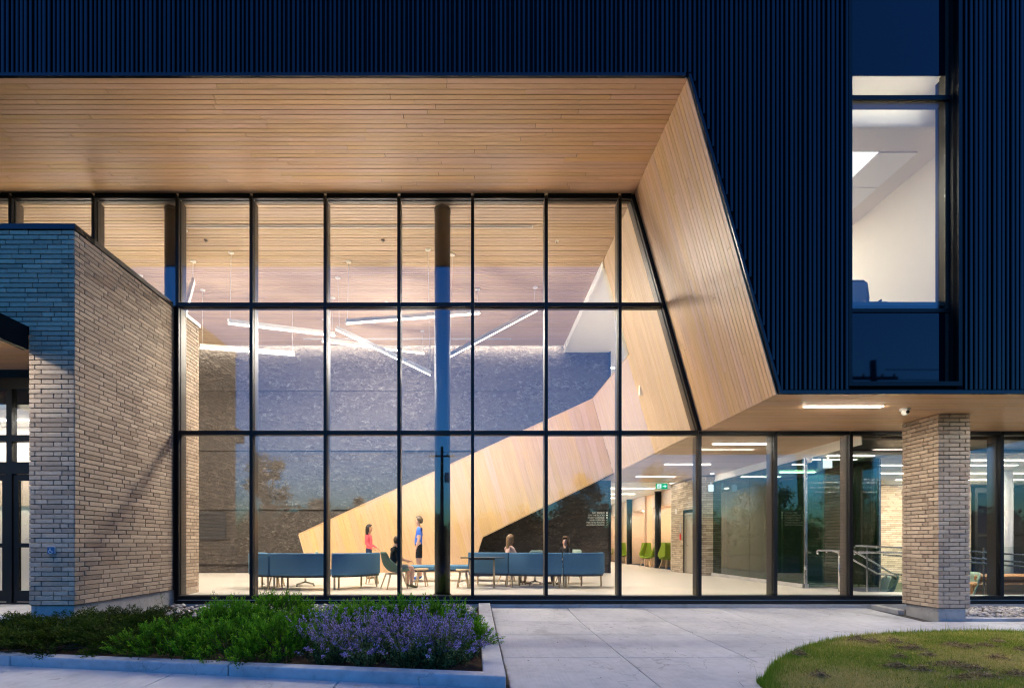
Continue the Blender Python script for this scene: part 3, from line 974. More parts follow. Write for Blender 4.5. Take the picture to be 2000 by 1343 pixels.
box('pane', WX0 + .014, WX1 - .0515, YW + 0.003, YW + 0.018, 8.112, 8.449, M['glass'], ub)
box('pane', WX0 + .014, WX1 - .0515, YW + 0.003, YW + 0.018, 4.776, 8.039, M['glass'], ub)
# ------------------------------------------------------------------ hall shell
YB = 17.84           # back wall plane
XR = 5.0             # right end of the back wall
tag(box('floor', -11.6, 8.2, YG + 0.212, 38, -0.3, 0.0, M['floor']), kind='structure')
hw = tag(thing('hall_side_wall', None, None, (-11.5, 14, 0)), kind='structure')
box('wall', -11.7, -11.5, 10.9, YB + .3, 0, 8.5, M['cream'], hw)
box('wall', -11.5, XB - 0.31, YB1 + .002, YB1 + 0.05, 0, 2.88, M['cream'], hw)
slabs = tag(thing('roof_slab', None, None, (0, 14, 8.5)), kind='structure')
box('slab', -11.6, 11, YC + 0.1, 24, ZT - .3, ZT - .02, M['batten'], slabs)
box('slab', -11.6, 3.26, YG + 0.052, 17.59, ZS + 0.05, ZS + 0.3, M['batten'], slabs)
box('slab', -11.6, 3.26, 17.591, YB + .3, ZS + 0.24, ZS + 0.3, M['white'], slabs)

# slatted wood ceiling of the hall
hc = thing('hall_ceiling', 'fir slatted ceiling inside the tall hall', 'ceiling', (-4, 14, ZS))
tag(hc, kind='structure')
box('backing', -11.4, 3.26, YG + 0.053, 17.60, ZS + 0.02, ZS + 0.048, M['batten'], hc)
n = 74; pw = (17.58 - (YG + 0.06)) / n
for i in range(n):
    y = YG + 0.06 + (i + .5) * pw
    cut = round(random.uniform(-8, 0), 1)
    for a, b in ((-11.4, cut), (cut, 3.30 if y < 12.3 else 3.31)):
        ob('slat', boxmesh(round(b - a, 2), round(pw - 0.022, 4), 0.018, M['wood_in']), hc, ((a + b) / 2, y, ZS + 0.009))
# slot grilles
def slot(x0, x1, y, label):
    t = thing('slot_diffuser', label, 'air slot', ((x0 + x1) / 2, y, ZS))
    box('frame', x0, x1, y - .05, y - .03, ZS - .012, ZS + .0, M['alu'], t)
    box('frame', x0, x1, y + .03, y + .05, ZS - .012, ZS + .0, M['alu'], t)
    box('blade', x0 + .01, x1 - .0, y - .004, y + .004, ZS - .008, ZS - .001, M['grey'], t)
    box('end_cap', x1 - .001, x1 + .018, y - .05, y + .05, ZS - .012, ZS + .0, M['alu'], t)
slot(-6.9, 1.33, 10.96, 'long white slot diffuser in the wood ceiling near the glass')
slot(-6.0, 1.3, 17.0, 'long white slot diffuser in the wood ceiling near the dark back wall')
def sprinkler(x, y, k, z=ZS, where=''):
    t = thing('sprinkler_head', 'small ceiling sprinkler %s' % where, 'sprinkler', (x, y, z))
    lathe('plate', [(.045, 0), (.045, -.008), (.02, -.012)], M['white'] if k else M['dark'], t, (x, y, z - .001), 10)
    lathe('nozzle', [(.012, 0), (.012, -.03), (.022, -.033), (.022, -.036)], M['steel'], t, (x, y, z - .012), 8)
sprinkler(-6.35, 11.46, 0, where='above the short steep pendant lamp')
sprinkler(-2.15, 11.46, 0, where='left of the round column top')
sprinkler(1.98, 11.5, 1, where='nearest the leaning glass corner')
sprinkler(-2.6, 14.4, 1, where='left of the column above the crossing lamps')

# white gallery ceiling with a lip along the wood ceiling
gal = tag(thing('gallery_wall', None, None, (6, 16, 4.85)), kind='structure')
box('ceiling', 3.36, 9.0, 12.32, 22, 8.13, 8.2, M['white'], gal)
box('lip', 3.28, 3.40, 12.32, 17.6, 8.201, 8.30, M['white'], gal)
box('lip', 3.30, 3.36, 12.32, 17.6, 8.10, 8.2, M['white'], gal)
box('wall', 4.2, 9.0, 12.2, 12.3, 4.85, 8.12, M['white'], gal)
box('wall', 9.0, 9.1, 12.2, 22, 4.85, 8.12, M['cream'], gal)
box('wall', XR, 9.0, 22, 22.1, 4.85, 8.12, M['white'], gal)
box('slab', XA(4.6) + 0.1, 9.0, YG + 0.25, 22, 4.55, 4.85, M['white'], gal)
box('slab', XA(ZL) + 0.12, 8.2, YG + 0.25, 18.2, ZL + 0.03, ZL + 0.3, M['batten'], gal)
strip_lamp(4.6, 7.5, 19.4, 8.13, 'linear lamp on the gallery ceiling beyond the stair head', 0.09)
strip_lamp(5.0, 7.8, 14.6, 8.13, 'linear lamp over the upper gallery behind the leaning wall', 0.09)

# dark plaster back wall in panels
bk = thing('dark_plaster_wall', 'dark troweled plaster panel wall at the back of the hall', 'wall', (-3, YB, 0))
box('backing', -11.5, XR, YB + 0.12, YB + 0.25, 0, ZS + .2, M['batten'], bk)
rows = [0.0, 0.33, 1.30, 2.33, 3.40, 4.50, 5.60, 6.70, 7.16, ZS + 0.15]
rr = random.Random(4)
for j, (z0, z1) in enumerate(zip(rows, rows[1:])):
    x = -11.5
    while x < XR - 0.02:
        w = rr.uniform(2.6, 5.6)
        xe = x + w
        if XR - xe < 1.3: xe = XR
        dp = (0.0, 0.05, 0.015, 0.055, 0.0, 0.05, 0.01, 0.03, 0.0)[j] + rr.choice((0, 0, .02, .035))
        box('panel', x + .0015, xe - .0015, YB - dp, YB + 0.118, z0 + .001, z1 - .001, M['panel'], bk)
        x = xe
box('end_trim', XR + .001, XR + 0.03, YB - 0.12, YB + 0.25, 0, ZS, M['dark'], bk)
t = thing('cove_lamp', 'hidden cove light washing the top of the dark plaster wall', 'cove lamp', (-3, 17.66, ZS))
box('tray', -11.4, 3.3, 17.60, 17.62, ZS, ZS + .16, M['white'], t)
box('tube', -11.3, 3.25, 17.63, 17.67, ZS + 0.10, ZS + 0.12, M['lamp_cove'], t)
t = thing('wall_vent', 'dark louvred air grille low on the plaster wall', 'air grille', (-9.65, YB - .06, 1.3))
box('frame', -10.6, -9.10, YB - 0.128, YB - 0.119, 1.22, 2.24, M['dark'], t)
for i in range(20):
    obox('louvre', (-9.85, YB - 0.138, 1.27 + i * .049), (1, 0, 0), 1.46, (0, .5, .87), .04, .004, M['dark'], t)

# way-finding words on the dark wall
M['letter'] = plain('pale_lettering', (0.85, 0.80, 0.68), 0.5)
t = thing('wayfinding_lettering', 'six pale lines of directory lettering on the dark wall under the stair', 'sign', (4.6, YB - .07, 1.5))
def text(s, x, y, z, size, parent, align='RIGHT', rz=0.0, m_=None, name='text_line', ext=0.003):
    cu = bpy.data.curves.new(name, 'FONT')
    cu.body = s; cu.size = size; cu.align_x = align; cu.extrude = ext
    cu.materials.append(m_ or M['letter'])
    o = bpy.data.objects.new(name, cu); COL.objects.link(o)
    dg = bpy.context.evaluated_depsgraph_get(); dg.update()
    m = bpy.data.meshes.new_from_object(o.evaluated_get(dg))
    bpy.data.objects.remove(o)
    return ob(name, m, parent, (x, y, z), (R(90), 0, rz))
for i, s in enumerate(('BAY BISTRO', 'ON THE ROCKS', 'STUDY LOUNGE', 'NUSU OFFICES', 'MEETING ROOMS', 'ALUMNI LOUNGE')):
    z = 2.185 - i * 0.0885
    text(s, 4.80, YB - 0.118, z, 0.083, t)
    if i < 3:
        box('marker', 4.865, 4.915, YB - .12, YB - .116, z + .005, z + .052, M['letter'], t)
    else:
        bar('marker', (4.865, YB - .118, z + .005), (4.92, YB - .118, z + .055), 0.004, 0.018, M['letter'], t, up=(0, 1, 0))

# ------------------------------------------------------------------ leaning wall inside, gallery balustrade
lin = thing('inner_leaning_wall', 'fir board leaning wall inside the glass folding into the gallery balustrade', 'wall', (4.4, 13, ZL))
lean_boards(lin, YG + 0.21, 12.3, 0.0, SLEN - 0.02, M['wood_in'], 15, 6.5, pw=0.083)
S59 = (ZS - 5.9) / 4.88 * SLEN
lean_boards(lin, 12.3, 16.14, S59, SLEN - 0.02, M['wood_in'], 16, 6.5, pw=0.083)
c_ = top + sd * (SLEN / 2) + nrm * 0.06
obox('backing', (c_.x, (YG + .21 + 12.28) / 2, c_.z), sd, SLEN - 0.05, (0, 1, 0), 12.28 - YG - .21, 0.08, M['white'], lin)
sm = (S59 + SLEN) / 2
c_ = top + sd * (sm + .01) + nrm * 0.06
obox('backing', (c_.x, (12.285 + 16.1) / 2, c_.z), sd, SLEN - S59 - 0.06, (0, 1, 0), 16.1 - 12.285, 0.08, M['white'], lin)
c_ = top + sd * (S59 - 0.012) + nrm * 0.045
obox('cap', (c_.x, (12.31 + 16.1) / 2, c_.z), (0, 1, 0), 16.1 - 12.31, (sd.z, 0, -sd.x), 0.11, 0.018, M['wood_stair'], lin)
c_ = top + sd * (S59 / 2) + nrm * 0.05
obox('end_trim', (c_.x, 12.31, c_.z), sd, S59, (0, 1, 0), 0.016, 0.10, M['wood_stair'], lin)

# ------------------------------------------------------------------ the stair
st = thing('feature_stair', 'fir clad stair rising to the right along the dark wall', 'stair', (-0.5, 17, 0))
YS0, YS1 = 16.15, 16.30
def upper(x): return 1.39 + (x + 5.83) * (5.9 - 1.39) / (XA(5.9) + 5.83)
ddir = Vector((4.66 - XA(5.9), 3.46 - 5.9)).normalized()      # planks lean like the wall above
# cut the outline into leaning planks
pdir = Vector((ddir.y, -ddir.x)); pdir = pdir if pdir.x > 0 else -pdir
def clip(poly, nx, nz, d, keep_less):
    out = []
    for i in range(len(poly)):
        a, b = poly[i], poly[(i + 1) % len(poly)]
        fa, fb = a[0] * nx + a[1] * nz - d, b[0] * nx + b[1] * nz - d
        if not keep_less: fa, fb = -fa, -fb
        if fa <= 0: out.append(a)
        if (fa < 0 < fb) or (fb < 0 < fa):
            t_ = fa / (fa - fb); out.append((a[0] + (b[0] - a[0]) * t_, a[1] + (b[1] - a[1]) * t_))
    return out
dA = lambda p: p[0] * pdir.x + p[1] * pdir.y
def planks(poly, w):
    lo = min(map(dA, poly)); hi = max(map(dA, poly))
    k = math.floor(lo / w)
    while k * w < hi:
        c = clip(clip(poly, pdir.x, pdir.y, k * w + .002, False), pdir.x, pdir.y, (k + 1) * w - .002, True)
        if len(c) >= 3: yield k, c
        k += 1
def plank(poly, y0, y1, m_, parent):
    cx = sum(p[0] for p in poly) / len(poly); cz = sum(p[1] for p in poly) / len(poly)
    ex = Vector((ddir.x, 0, ddir.y)); ey = Vector((pdir.x, 0, pdir.y)); ez = ex.cross(ey)
    rot = Matrix((ex, ey, ez)).transposed()
    L = [((p[0] - cx) * ddir.x + (p[1] - cz) * ddir.y, (p[0] - cx) * pdir.x + (p[1] - cz) * pdir.y) for p in poly]
    h = (y1 - y0) / 2; n = len(L)
    V = [(a, b, -h) for a, b in L] + [(a, b, h) for a, b in L]
    F = [tuple(range(n)), tuple(range(2 * n - 1, n - 1, -1))] + [(i, i + n, (i + 1) % n + n, (i + 1) % n) for i in range(n)]
    m = me('plank', V, F, m_)
    bm = bmesh.new(); bm.from_mesh(m); bmesh.ops.recalc_face_normals(bm, faces=bm.faces[:]); bm.to_mesh(m); bm.free()
    return ob('plank', m, parent, (cx, (y0 + y1) / 2, cz), rot)
W_ = 0.205
# foot of the band: walk from (0.29,1.32) up along the plank direction to the top edge
q = Vector((0.29, 1.32))
while q.y < upper(q.x): q = q - ddir * 0.01
blockp = [(-5.83, 1.39), (-5.43, .012), (-0.12, .012), (0.29, 1.32), (q.x, upper(q.x))]
bandp = [(0.29, 1.32), (4.66, 3.46), (XA(5.9), 5.9), (q.x, upper(q.x))]
for poly in (blockp, bandp):
    for k, c in planks(poly, W_):
        plank(c, YS0 + (0.0 if k % 3 else 0.003), YS0 + 0.03, M['wood_stair'], st)
prism('core', [(p[0], p[1]) for p in blockp], YS0 + 0.031, YS1, M['wood_stair'], st)
prism('core', [(p[0], p[1]) for p in bandp], YS0 + 0.031, YS1, M['wood_stair'], st)
pa, pb = Vector((-5.83, 0, 1.40)), Vector((XA(5.9), 0, 5.91))
bar('cap', (pa.x - .01, (YS0 + YS1) / 2, pa.z + .01), (pb.x, (YS0 + YS1) / 2, pb.z + .01), YS1 - YS0 + .02, 0.025, M['wood_stair'], st)
bar('edge_trim', (0.29, YS0 + .07, 1.30), (4.66, YS0 + .07, 3.44), 0.16, 0.022, M['wood_stair'], st)
bar('edge_trim', (-5.845, YS0 + .07, 1.39), (-5.445, YS0 + .07, .012), 0.16, 0.02, M['wood_stair'], st, up=(1, 0, 0))
bar('edge_trim', (-0.105, YS0 + .07, 0.012), (0.305, YS0 + .07, 1.32), 0.16, 0.02, M['wood_stair'], st, up=(1, 0, 0))
nst = 28
for i in range(nst):
    x0 = -5.3 + i * (9.3 / nst); z = (i + 1) * 4.85 / nst
    box('tread', x0, x0 + 0.345, YS1 + .003, YB - .1, z - 0.05, z, M['floor'], st)
    box('riser', x0, x0 + 0.02, YS1 + .003, YB - .1, z - 4.85 / nst - .0, z - .0505, M['floor'], st)
bar('soffit', (0.33, (YS1 + YB) / 2 - .05, 1.40), (4.72, (YS1 + YB) / 2 - .05, 3.55), YB - YS1 - .14, 0.03, M['panel'], st)
box('skirting', -5.4, -0.15, YS0 - 0.02, YS0 - .002, 0.001, 0.12, M['cream'], st)

# round columns
def column(x, y, r_, z0, z1, label, grp):
    t = thing('round_column', label, 'column', (x, y, z0), grp)
    lathe('shaft', [(r_, 0), (r_, z1 - z0 - .06)], M['black'], t, (x, y, z0), 28)
    lathe('collar', [(r_ + .02, 0), (r_ + .02, .012)], M['black'], t, (x, y, z0), 28)
    lathe('head', [(r_ + .008, z1 - z0 - .06), (r_ + .008, z1 - z0)], M['dark'], t, (x, y, z0), 28)
column(-0.672, 10.42, 0.17, 0, ZS, 'tall black round column in the middle of the glazed hall', 'round columns')
column(-6.48, 10.44, 0.17, ZB1 + .02, ZS, 'black round column rising behind the glass above the brick block', 'round columns')

# ------------------------------------------------------------------ pendant lamps
def pendant(a, b, label, ca=None, cb=None):
    """a, b: ends of the light line; ca, cb: cable tops on the ceiling"""
    a, b = Vector(a), Vector(b)
    base = Vector(((a.x + b.x) / 2, (a.y + b.y) / 2, min(a.z, b.z)))
    t = thing('pendant_lamp', label, 'pendant lamp', base, 'tilted stick pendant lamps in the hall')
    d = (b - a).normalized()
    side = d.cross(Vector((0, 0, 1)))
    if side.length < .1: side = Vector((1, 0, 0))
    side.normalize(); upv = side.cross(d).normalized()
    if upv.z < 0: upv = -upv
    m_ = (a + b) / 2
    obox('housing', m_ + upv * 0.06, d, (b - a).length, side, 0.075, 0.10, M['white'], t, 0.004)
    obox('diffuser', m_ + upv * 0.001, d, (b - a).length - .01, side, 0.072, 0.017, M['lamp'], t)
    for p_, c in ((a + d * .06, ca), (b - d * .06, cb)):
        if c is None: c = (p_.x, p_.y)
        cb_ = tube('cable', [p_ + upv * .11, (c[0], c[1], ZS - .01)], 0.006, M['alu'], t, 5)
        lathe('rose', [(.07, -.001), (.07, -.018), (.03, -.025)], M['white'], cb_, (c[0], c[1], ZS), 14)
pendant((-7.16, 12.35, 7.75), (-6.62, 11.05, 6.28), 'short steep pendant lamp beside the brick block')
pendant((-6.03, 11.9, 6.50), (-4.08, 14.2, 7.18), 'pendant lamp sloping gently above the lowest left lamp')
pendant((-7.75, 13.7, 6.63), (-5.37, 14.5, 6.73), 'lowest left pendant lamp in front of the dark plaster wall')
pendant((-4.86, 15.5, 7.56), (-1.68, 16.4, 7.52), 'rearmost pendant lamp crossing behind the long diagonal lamp')
pendant((-3.72, 13.1, 6.87), (-1.07, 11.8, 5.20), 'long diagonal pendant lamp dropping towards the column from the left')
pendant((-3.24, 12.3, 6.68), (0.17, 13.7, 7.60), 'nearly level pendant lamp passing behind the column')
pendant((-10.4, 12.0, 6.5), (-8.9, 13.0, 6.9), 'pendant lamp at the far left hidden behind the brick block')
pendant((-0.57, 12.0, 5.72), (1.77, 13.6, 7.62), 'diagonal pendant lamp rising to the right of the column')

# ------------------------------------------------------------------ lobby and corridor to the right
lob = thing('lobby_wood_ceiling', 'low fir ceiling of the lobby behind the right glazing', 'ceiling', (6.4, 14, ZL))
tag(lob, kind='structure')
n = 80; pw = (18.2 - (YG + .21)) / n
for i in range(n):
    y = YG + .21 + (i + .5) * pw
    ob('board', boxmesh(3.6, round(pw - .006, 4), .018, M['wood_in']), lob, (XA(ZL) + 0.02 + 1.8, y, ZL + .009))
strip_lamp(5.55, 6.85, 11.2, ZL, 'lit linear lamp in the lobby ceiling nearest the glass')
strip_lamp(5.58, 6.9, 14.1, ZL, 'second linear lamp back in the wood lobby ceiling')
strip_lamp(5.62, 6.95, 16.7, ZL, 'third linear lamp back in the wood lobby ceiling before the exit sign')
cor = tag(thing('corridor_wall', None, None, (6.5, 25, 0)), kind='structure')
box('ceiling', XR - .1, 8.9, 18.21, 38, ZL - .02, ZL + .05, M['tile'], cor)
for i in range(10):
    box('ceiling_joint', XR, 8.3, 18.9 + i * 1.8, 18.912 + i * 1.8, ZL - .024, ZL - .0205, M['grey'], cor)
box('wall', XR - .1, XR, YB + .26, 38, 0, ZL - .021, M['cream'], cor)
box('wall', XR, 9, 38, 38.1, 0, ZL, M['white'], cor)
for i, (y, x1) in enumerate(((20.1, 7.5), (22.4, 7.45), (24.4, 7.4), (27.0, 7.4), (30, 7.3), (34, 7.3))):
    strip_lamp(5.6, x1, y, ZL - .022, '%s linear lamp along the white corridor ceiling' % ('first', 'second', 'third', 'fourth', 'fifth', 'last')[i], 0.09)

# brick corner with the service door
bc = thing('brick_corner_wall', 'pale long brick corner wall with a service door in the lobby', 'wall', (7.9, 17.5, 0))
XK, YK = 7.75, 16.5
box('core', XK + m0, 8.6, YK + m0, 17.02, 0, ZL - .021, M['mortar'], bc)
box('core', XK + m0 + .13, 8.6, 17.021, 17.90, 0, ZL - .021, M['mortar'], bc)
box('core', XK + m0, 8.6, 17.901, 18.95, 0, ZL - .021, M['mortar'], bc)
bw = Brickwork(bc, M['brick_in'], 9)
bw.face((XK - .006, YK + m0, 0), (1, 0, 0), 0.80, .004, ZL - .03, quoin=(True, False))
zd = .004 + 31 * .0742
bw.face((XK + m0, 18.95, 0), (0, -1, 0), 18.95 - 17.90, .004, zd, quoin=(False, True))
bw.face((XK + m0, 17.02, 0), (0, -1, 0), 17.02 - YK + .006, .004, zd, quoin=(True, True))
bw.face((XK + m0, 18.95, 0), (0, -1, 0), 18.95 - YK + .006, zd, ZL - .03, quoin=(False, True))
box('core', XK + m0, XK + m0 + .129, 17.021, 17.90, zd, ZL - .022, M['mortar'], bc)
bw.lay(290)
d = thing('service_door', None, None, (XK + .1, 17.46, 0)); d.parent = bc; d.location = Vector((XK + .1, 17.46, 0)) - Vector((7.9, 17.5, 0))
M['door_paint'] = plain('door_taupe', (0.30, 0.26, 0.20), 0.5)
box('leaf', XK + .10, XK + .14, 17.08, 17.84, 0.01, 2.12, M['door_paint'], d)
box('frame', XK + .06, XK + .141, 17.022, 17.079, 0.0, 2.2, M['door_paint'], d)
box('frame', XK + .06, XK + .141, 17.841, 17.899, 0.0, 2.2, M['door_paint'], d)
box('frame', XK + .06, XK + .141, 17.08, 17.84, 2.121, 2.2, M['door_paint'], d)
box('handle', XK + .05, XK + .099, 17.70, 17.80, 1.0, 1.03, M['steel'], d)
t = thing('fire_call_point', 'red fire alarm call point with grey reader on the brick wall', 'alarm', (XK, 18.08, 1.2))
box('red_box', XK - .045, XK - .009, 18.02, 18.10, 1.22, 1.45, plain('fire_red', (0.55, 0.02, 0.015), 0.4), t, .006)
box('reader', XK - .04, XK - .009, 18.03, 18.09, 1.50, 1.82, M['grey'], t, .006)
t = thing('alarm_strobe', 'small white alarm strobe on the brick wall', 'alarm', (XK, 18.45, 2.3))
box('plate', XK - .03, XK - .009, 18.40, 18.52, 2.22, 2.40, M['white'], t, .006)
box('lens', XK - .05, XK - .031, 18.43, 18.49, 2.28, 2.35, M['alu'], t, .006)
t = thing('wall_spot', 'recessed spot lamp grazing the brick corner wall', 'ceiling lamp', (7.5, 17.9, ZL))
lathe('trim', [(.08, 0), (.08, -.012), (.06, -.014)], M['white'], t, (7.5, 18.3, ZL - .021), 14)
lathe('bulb', [(.058, 0), (.058, -.003)], M['lamp'], t, (7.5, 18.3, ZL - .036), 14)
t = thing('wall_spot', 'added spot lamp brightening the front of the brick corner', 'ceiling lamp', (7.85, 15.9, ZL))  # spot added to lift the otherwise dim front face of the brick
lathe('trim', [(.08, 0), (.08, -.012), (.06, -.014)], M['white'], t, (7.85, 15.9, ZL - .001), 14)
lathe('bulb', [(.058, 0), (.058, -.003)], M['lamp'], t, (7.85, 15.9, ZL - .016), 14)

# exit signs
def exit_sign(x, y, z, label, green=True, w=0.42, h=0.20, rz=0):
    t = thing('exit_sign', label, 'exit sign', (x, y, z))
    box('body', x - w / 2, x + w / 2, y, y + .04, z, z + h, M['exit_green'] if green else M['exit_white'], t)
    box('stem', x - .02, x + .02, y + .01, y + .03, z + h + .001, z + h + .08, M['alu'], t)
    if green:
        box('field', x - w / 2 + .03, x - .02, y - .004, y - .001, z + .02, z + h - .02, M['exit_white'], t)
        g = Geo()
        cx = x - .105
        g.tube([(cx + .01, y - .008, z + .145), (cx + .012, y - .008, z + .16)], .013, 6)
        g.tube([(cx, y - .008, z + .13), (cx - .01, y - .008, z + .085), (cx - .045, y - .008, z + .06)], .009, 5)
        g.tube([(cx - .01, y - .008, z + .085), (cx + .02, y - .008, z + .07), (cx + .015, y - .008, z + .035)], .009, 5)
        g.tube([(cx - .03, y - .008, z + .10), (cx, y - .008, z + .125), (cx + .035, y - .008, z + .105)], .007, 5)
        g.build('running_figure', M['exit_green'], t, (cx, y, z))
        ax = x + .105
        prism('arrow', [(ax - .07, z + .085), (ax, z + .085), (ax, z + .045), (ax + .075, z + .1), (ax, z + .155), (ax, z + .115), (ax - .07, z + .115)], y - .006, y - .002, M['exit_white'], t)
    return t
exit_sign(7.05, 18.1, ZL - .27, 'green running figure exit sign hanging in the corridor mouth')
exit_sign(7.72, 15.7, 2.78, 'pale glowing exit sign in front of the brick corner', False, 0.15, 0.22)
exit_sign(8.62, 11.75, 2.93, 'bright white exit sign above the dark glass partition', False, 0.20, 0.20)

# booths and columns along the corridor
def booth(y0, y1, label):
    t = thing('study_booth', label, 'booth', (8.3, (y0 + y1) / 2, 0), 'wood framed booths along the corridor')
    x0 = 8.25
    box('side', x0, 9.6, y0, y0 + .09, 0, 2.75, M['wood_in'], t)
    box('side', x0, 9.6, y1 - .09, y1, 0, 2.75, M['wood_in'], t)
    box('head', x0, 9.6, y0, y1, 2.751, ZL - .025, M['wood_in'], t)
    for i in range(9):
        w = (y1 - y0 - .18) / 9
        box('back_board', 9.5, 9.53, y0 + .09 + i * w + .002, y0 + .09 + (i + 1) * w - .002, 0, 2.75, M['wood'], t)
    box('lamp', 8.6, 9.3, (y0 + y1) / 2 - .03, (y0 + y1) / 2 + .03, 2.72, 2.749, M['lamp_soft'], t)
    box('table', 8.7, 9.48, (y0 + y1) / 2 - .35, (y0 + y1) / 2 + .35, .71, .735, M['white'], t)
    tube('table_leg', [(9.1, (y0 + y1) / 2, .0), (9.1, (y0 + y1) / 2, .71)], .03, M['steel'], t)
    return t
booth(19.75, 22.3, 'wood booth nearest the brick corner in the corridor')
booth(23.3, 25.9, 'second wood booth along the corridor')
booth(26.9, 29.6, 'third wood booth along the corridor')
booth(30.6, 33.4, 'farthest wood booth along the corridor')
for i, (a, b) in enumerate(((18.96, 19.74), (22.31, 23.29), (25.91, 26.89), (29.61, 30.59), (33.41, 38))):
    t = tag(thing('booth_divider', 'wood clad wall strip %s' % ('next to the brick corner', 'between first and second booth', 'between second and third booth', 'between third and fourth booth', 'at the far corridor end')[i], 'wall', (8.4, (a + b) / 2, 0)))
    k = max(1, int((b - a) / .2)); w = (b - a) / k
    for j in range(k):
        box('board', 8.33, 8.36, a + j * w + .002, a + (j + 1) * w - .002, 0, ZL - .025, M['wood'] if i < 2 else M['wood_in'], t)
    box('backing', 8.361, 8.5, a, b, 0, ZL - .025, M['batten'], t)
column(8.12, 21.3, 0.135, 0, ZL - .025, 'black round corridor column nearest the brick corner', 'corridor columns')
column(8.12, 25.2, 0.135, 0, ZL - .025, 'second black round column along the corridor', 'corridor columns')
column(8.12, 29.0, 0.135, 0, ZL - .025, 'third black round column along the corridor', 'corridor columns')

# ------------------------------------------------------------------ sunken lounge at the right
ZF = -0.72
sl_ = tag(thing('lounge_wall', None, None, (12, 14, ZF)), kind='structure')
box('floor', 9.95, 22, YG + .25, 20, ZF - .2, ZF, M['floor'], sl_)
box('floor', 8.2, 10.4, YG + .25, YG + 0.9, -0.3, 0.0, M['floor'], sl_)
box('ceiling', 8.22, 22, 11.3, 20, 3.2, 3.26, M['tile'], sl_)
box('bulkhead', 8.22, 22, YG + .22, 11.29, 3.28, 3.4, M['bronze'], sl_)
box('bulkhead', 8.19, 8.218, YG + .22, 16.4, 3.18, 3.42, M['white'], sl_)
box('wall', 22, 22.1, YG + .1, 20, ZF, 3.3, M['cream'], sl_)
box('upper_wall', 8.2, 22, 20, 20.1, ZF, 3.3, M['cream'], sl_)
box('roof', 8.3, 22, YG + .1, 20, ZL + .06, ZL + .2, M['batten'], sl_)
for i, (x0, x1, y) in enumerate(((10.6, 14.6, 13.0), (12.0, 17.8, 14.5), (12.6, 15.5, 12.2), (14.0, 19.5, 16.0), (8.5, 9.6, 11.6))):
    strip_lamp(x0, x1, y, 3.2, mat_='lamp_soft' if i < 4 else None, label='linear lamp %s' % ('over the lounge stair beside the pillar', 'crossing the lounge ceiling behind the pillar', 'in the lounge ceiling right of the pillar nearest the glass', 'farthest back in the lounge ceiling', 'above the dark glass partition')[i])
lb = thing('lounge_brick_wall', 'warm lit long brick wall at the back of the sunken lounge', 'wall', (16, 17.4, ZF))
box('core', 13.6, 17.9, 17.4 + m0, 17.7, ZF, 3.19, M['mortar'], lb)
bw = Brickwork(lb, M['brick_in'], 31)
bw.face((13.6, 17.4 + m0, 0), (1, 0, 0), 4.3, ZF + .004, 3.18, quoin=(False, False))
bw.lay()
t = thing('lounge_back_doors', 'dark framed glass doors at the back of the lounge', 'door', (19.5, 17.4, ZF))
box('frame', 18.0, 21.9, 17.35, 17.45, 2.9, 3.1, M['black'], t)
for x_ in (18.05, 19.9, 21.8): box('frame', x_ - .05, x_ + .05, 17.35, 17.45, ZF, 2.9, M['black'], t)
box('frame', 18.1, 21.75, 17.36, 17.44, 1.35, 1.45, M['black'], t)
for a, b in ((18.1, 19.85), (19.95, 21.75)): box('pane', a, b, 17.39, 17.41, ZF, 2.9, M['spandrel'], t)
t = thing('steel_column', 'grey steel round column in the lounge near the right edge', 'column', (15.4, 14, ZF))
lathe('shaft', [(.16, 0), (.16, 3.9)], M['grey'], t, (15.4, 14, ZF), 22)

# green glass partition on a low base, returning as dark glass
gp = thing('green_glass_partition', 'greenish glass partition along the lobby with a low stone base', 'partition', (8.1, 13.5, 0))
box('base', 8.04, 8.20, 11.82, 16.35, 0.001, 0.10, M['found'], gp)
ys = [11.82, 13.0, 14.2, 15.4, 16.35]
for a, b in zip(ys, ys[1:]):
    box('pane', 8.10, 8.115, a + .003, b - .003, 0.10, 3.17, M['glass_green'], gp)
box('post', 8.07, 8.13, 11.77, 11.815, 0, 3.18, M['steel'], gp)
box('base', 8.14, 9.93, 11.84, 11.95, ZF, 0.02, M['found'], gp)
for a, b in ((8.14, 9.03), (9.036, 9.93)):
    box('dark_pane', a, b, 11.86, 11.875, 0.021, 3.17, M['glass_green'], gp)
box('post', 9.932, 9.97, 11.84, 11.90, ZF, 3.18, M['steel'], gp)
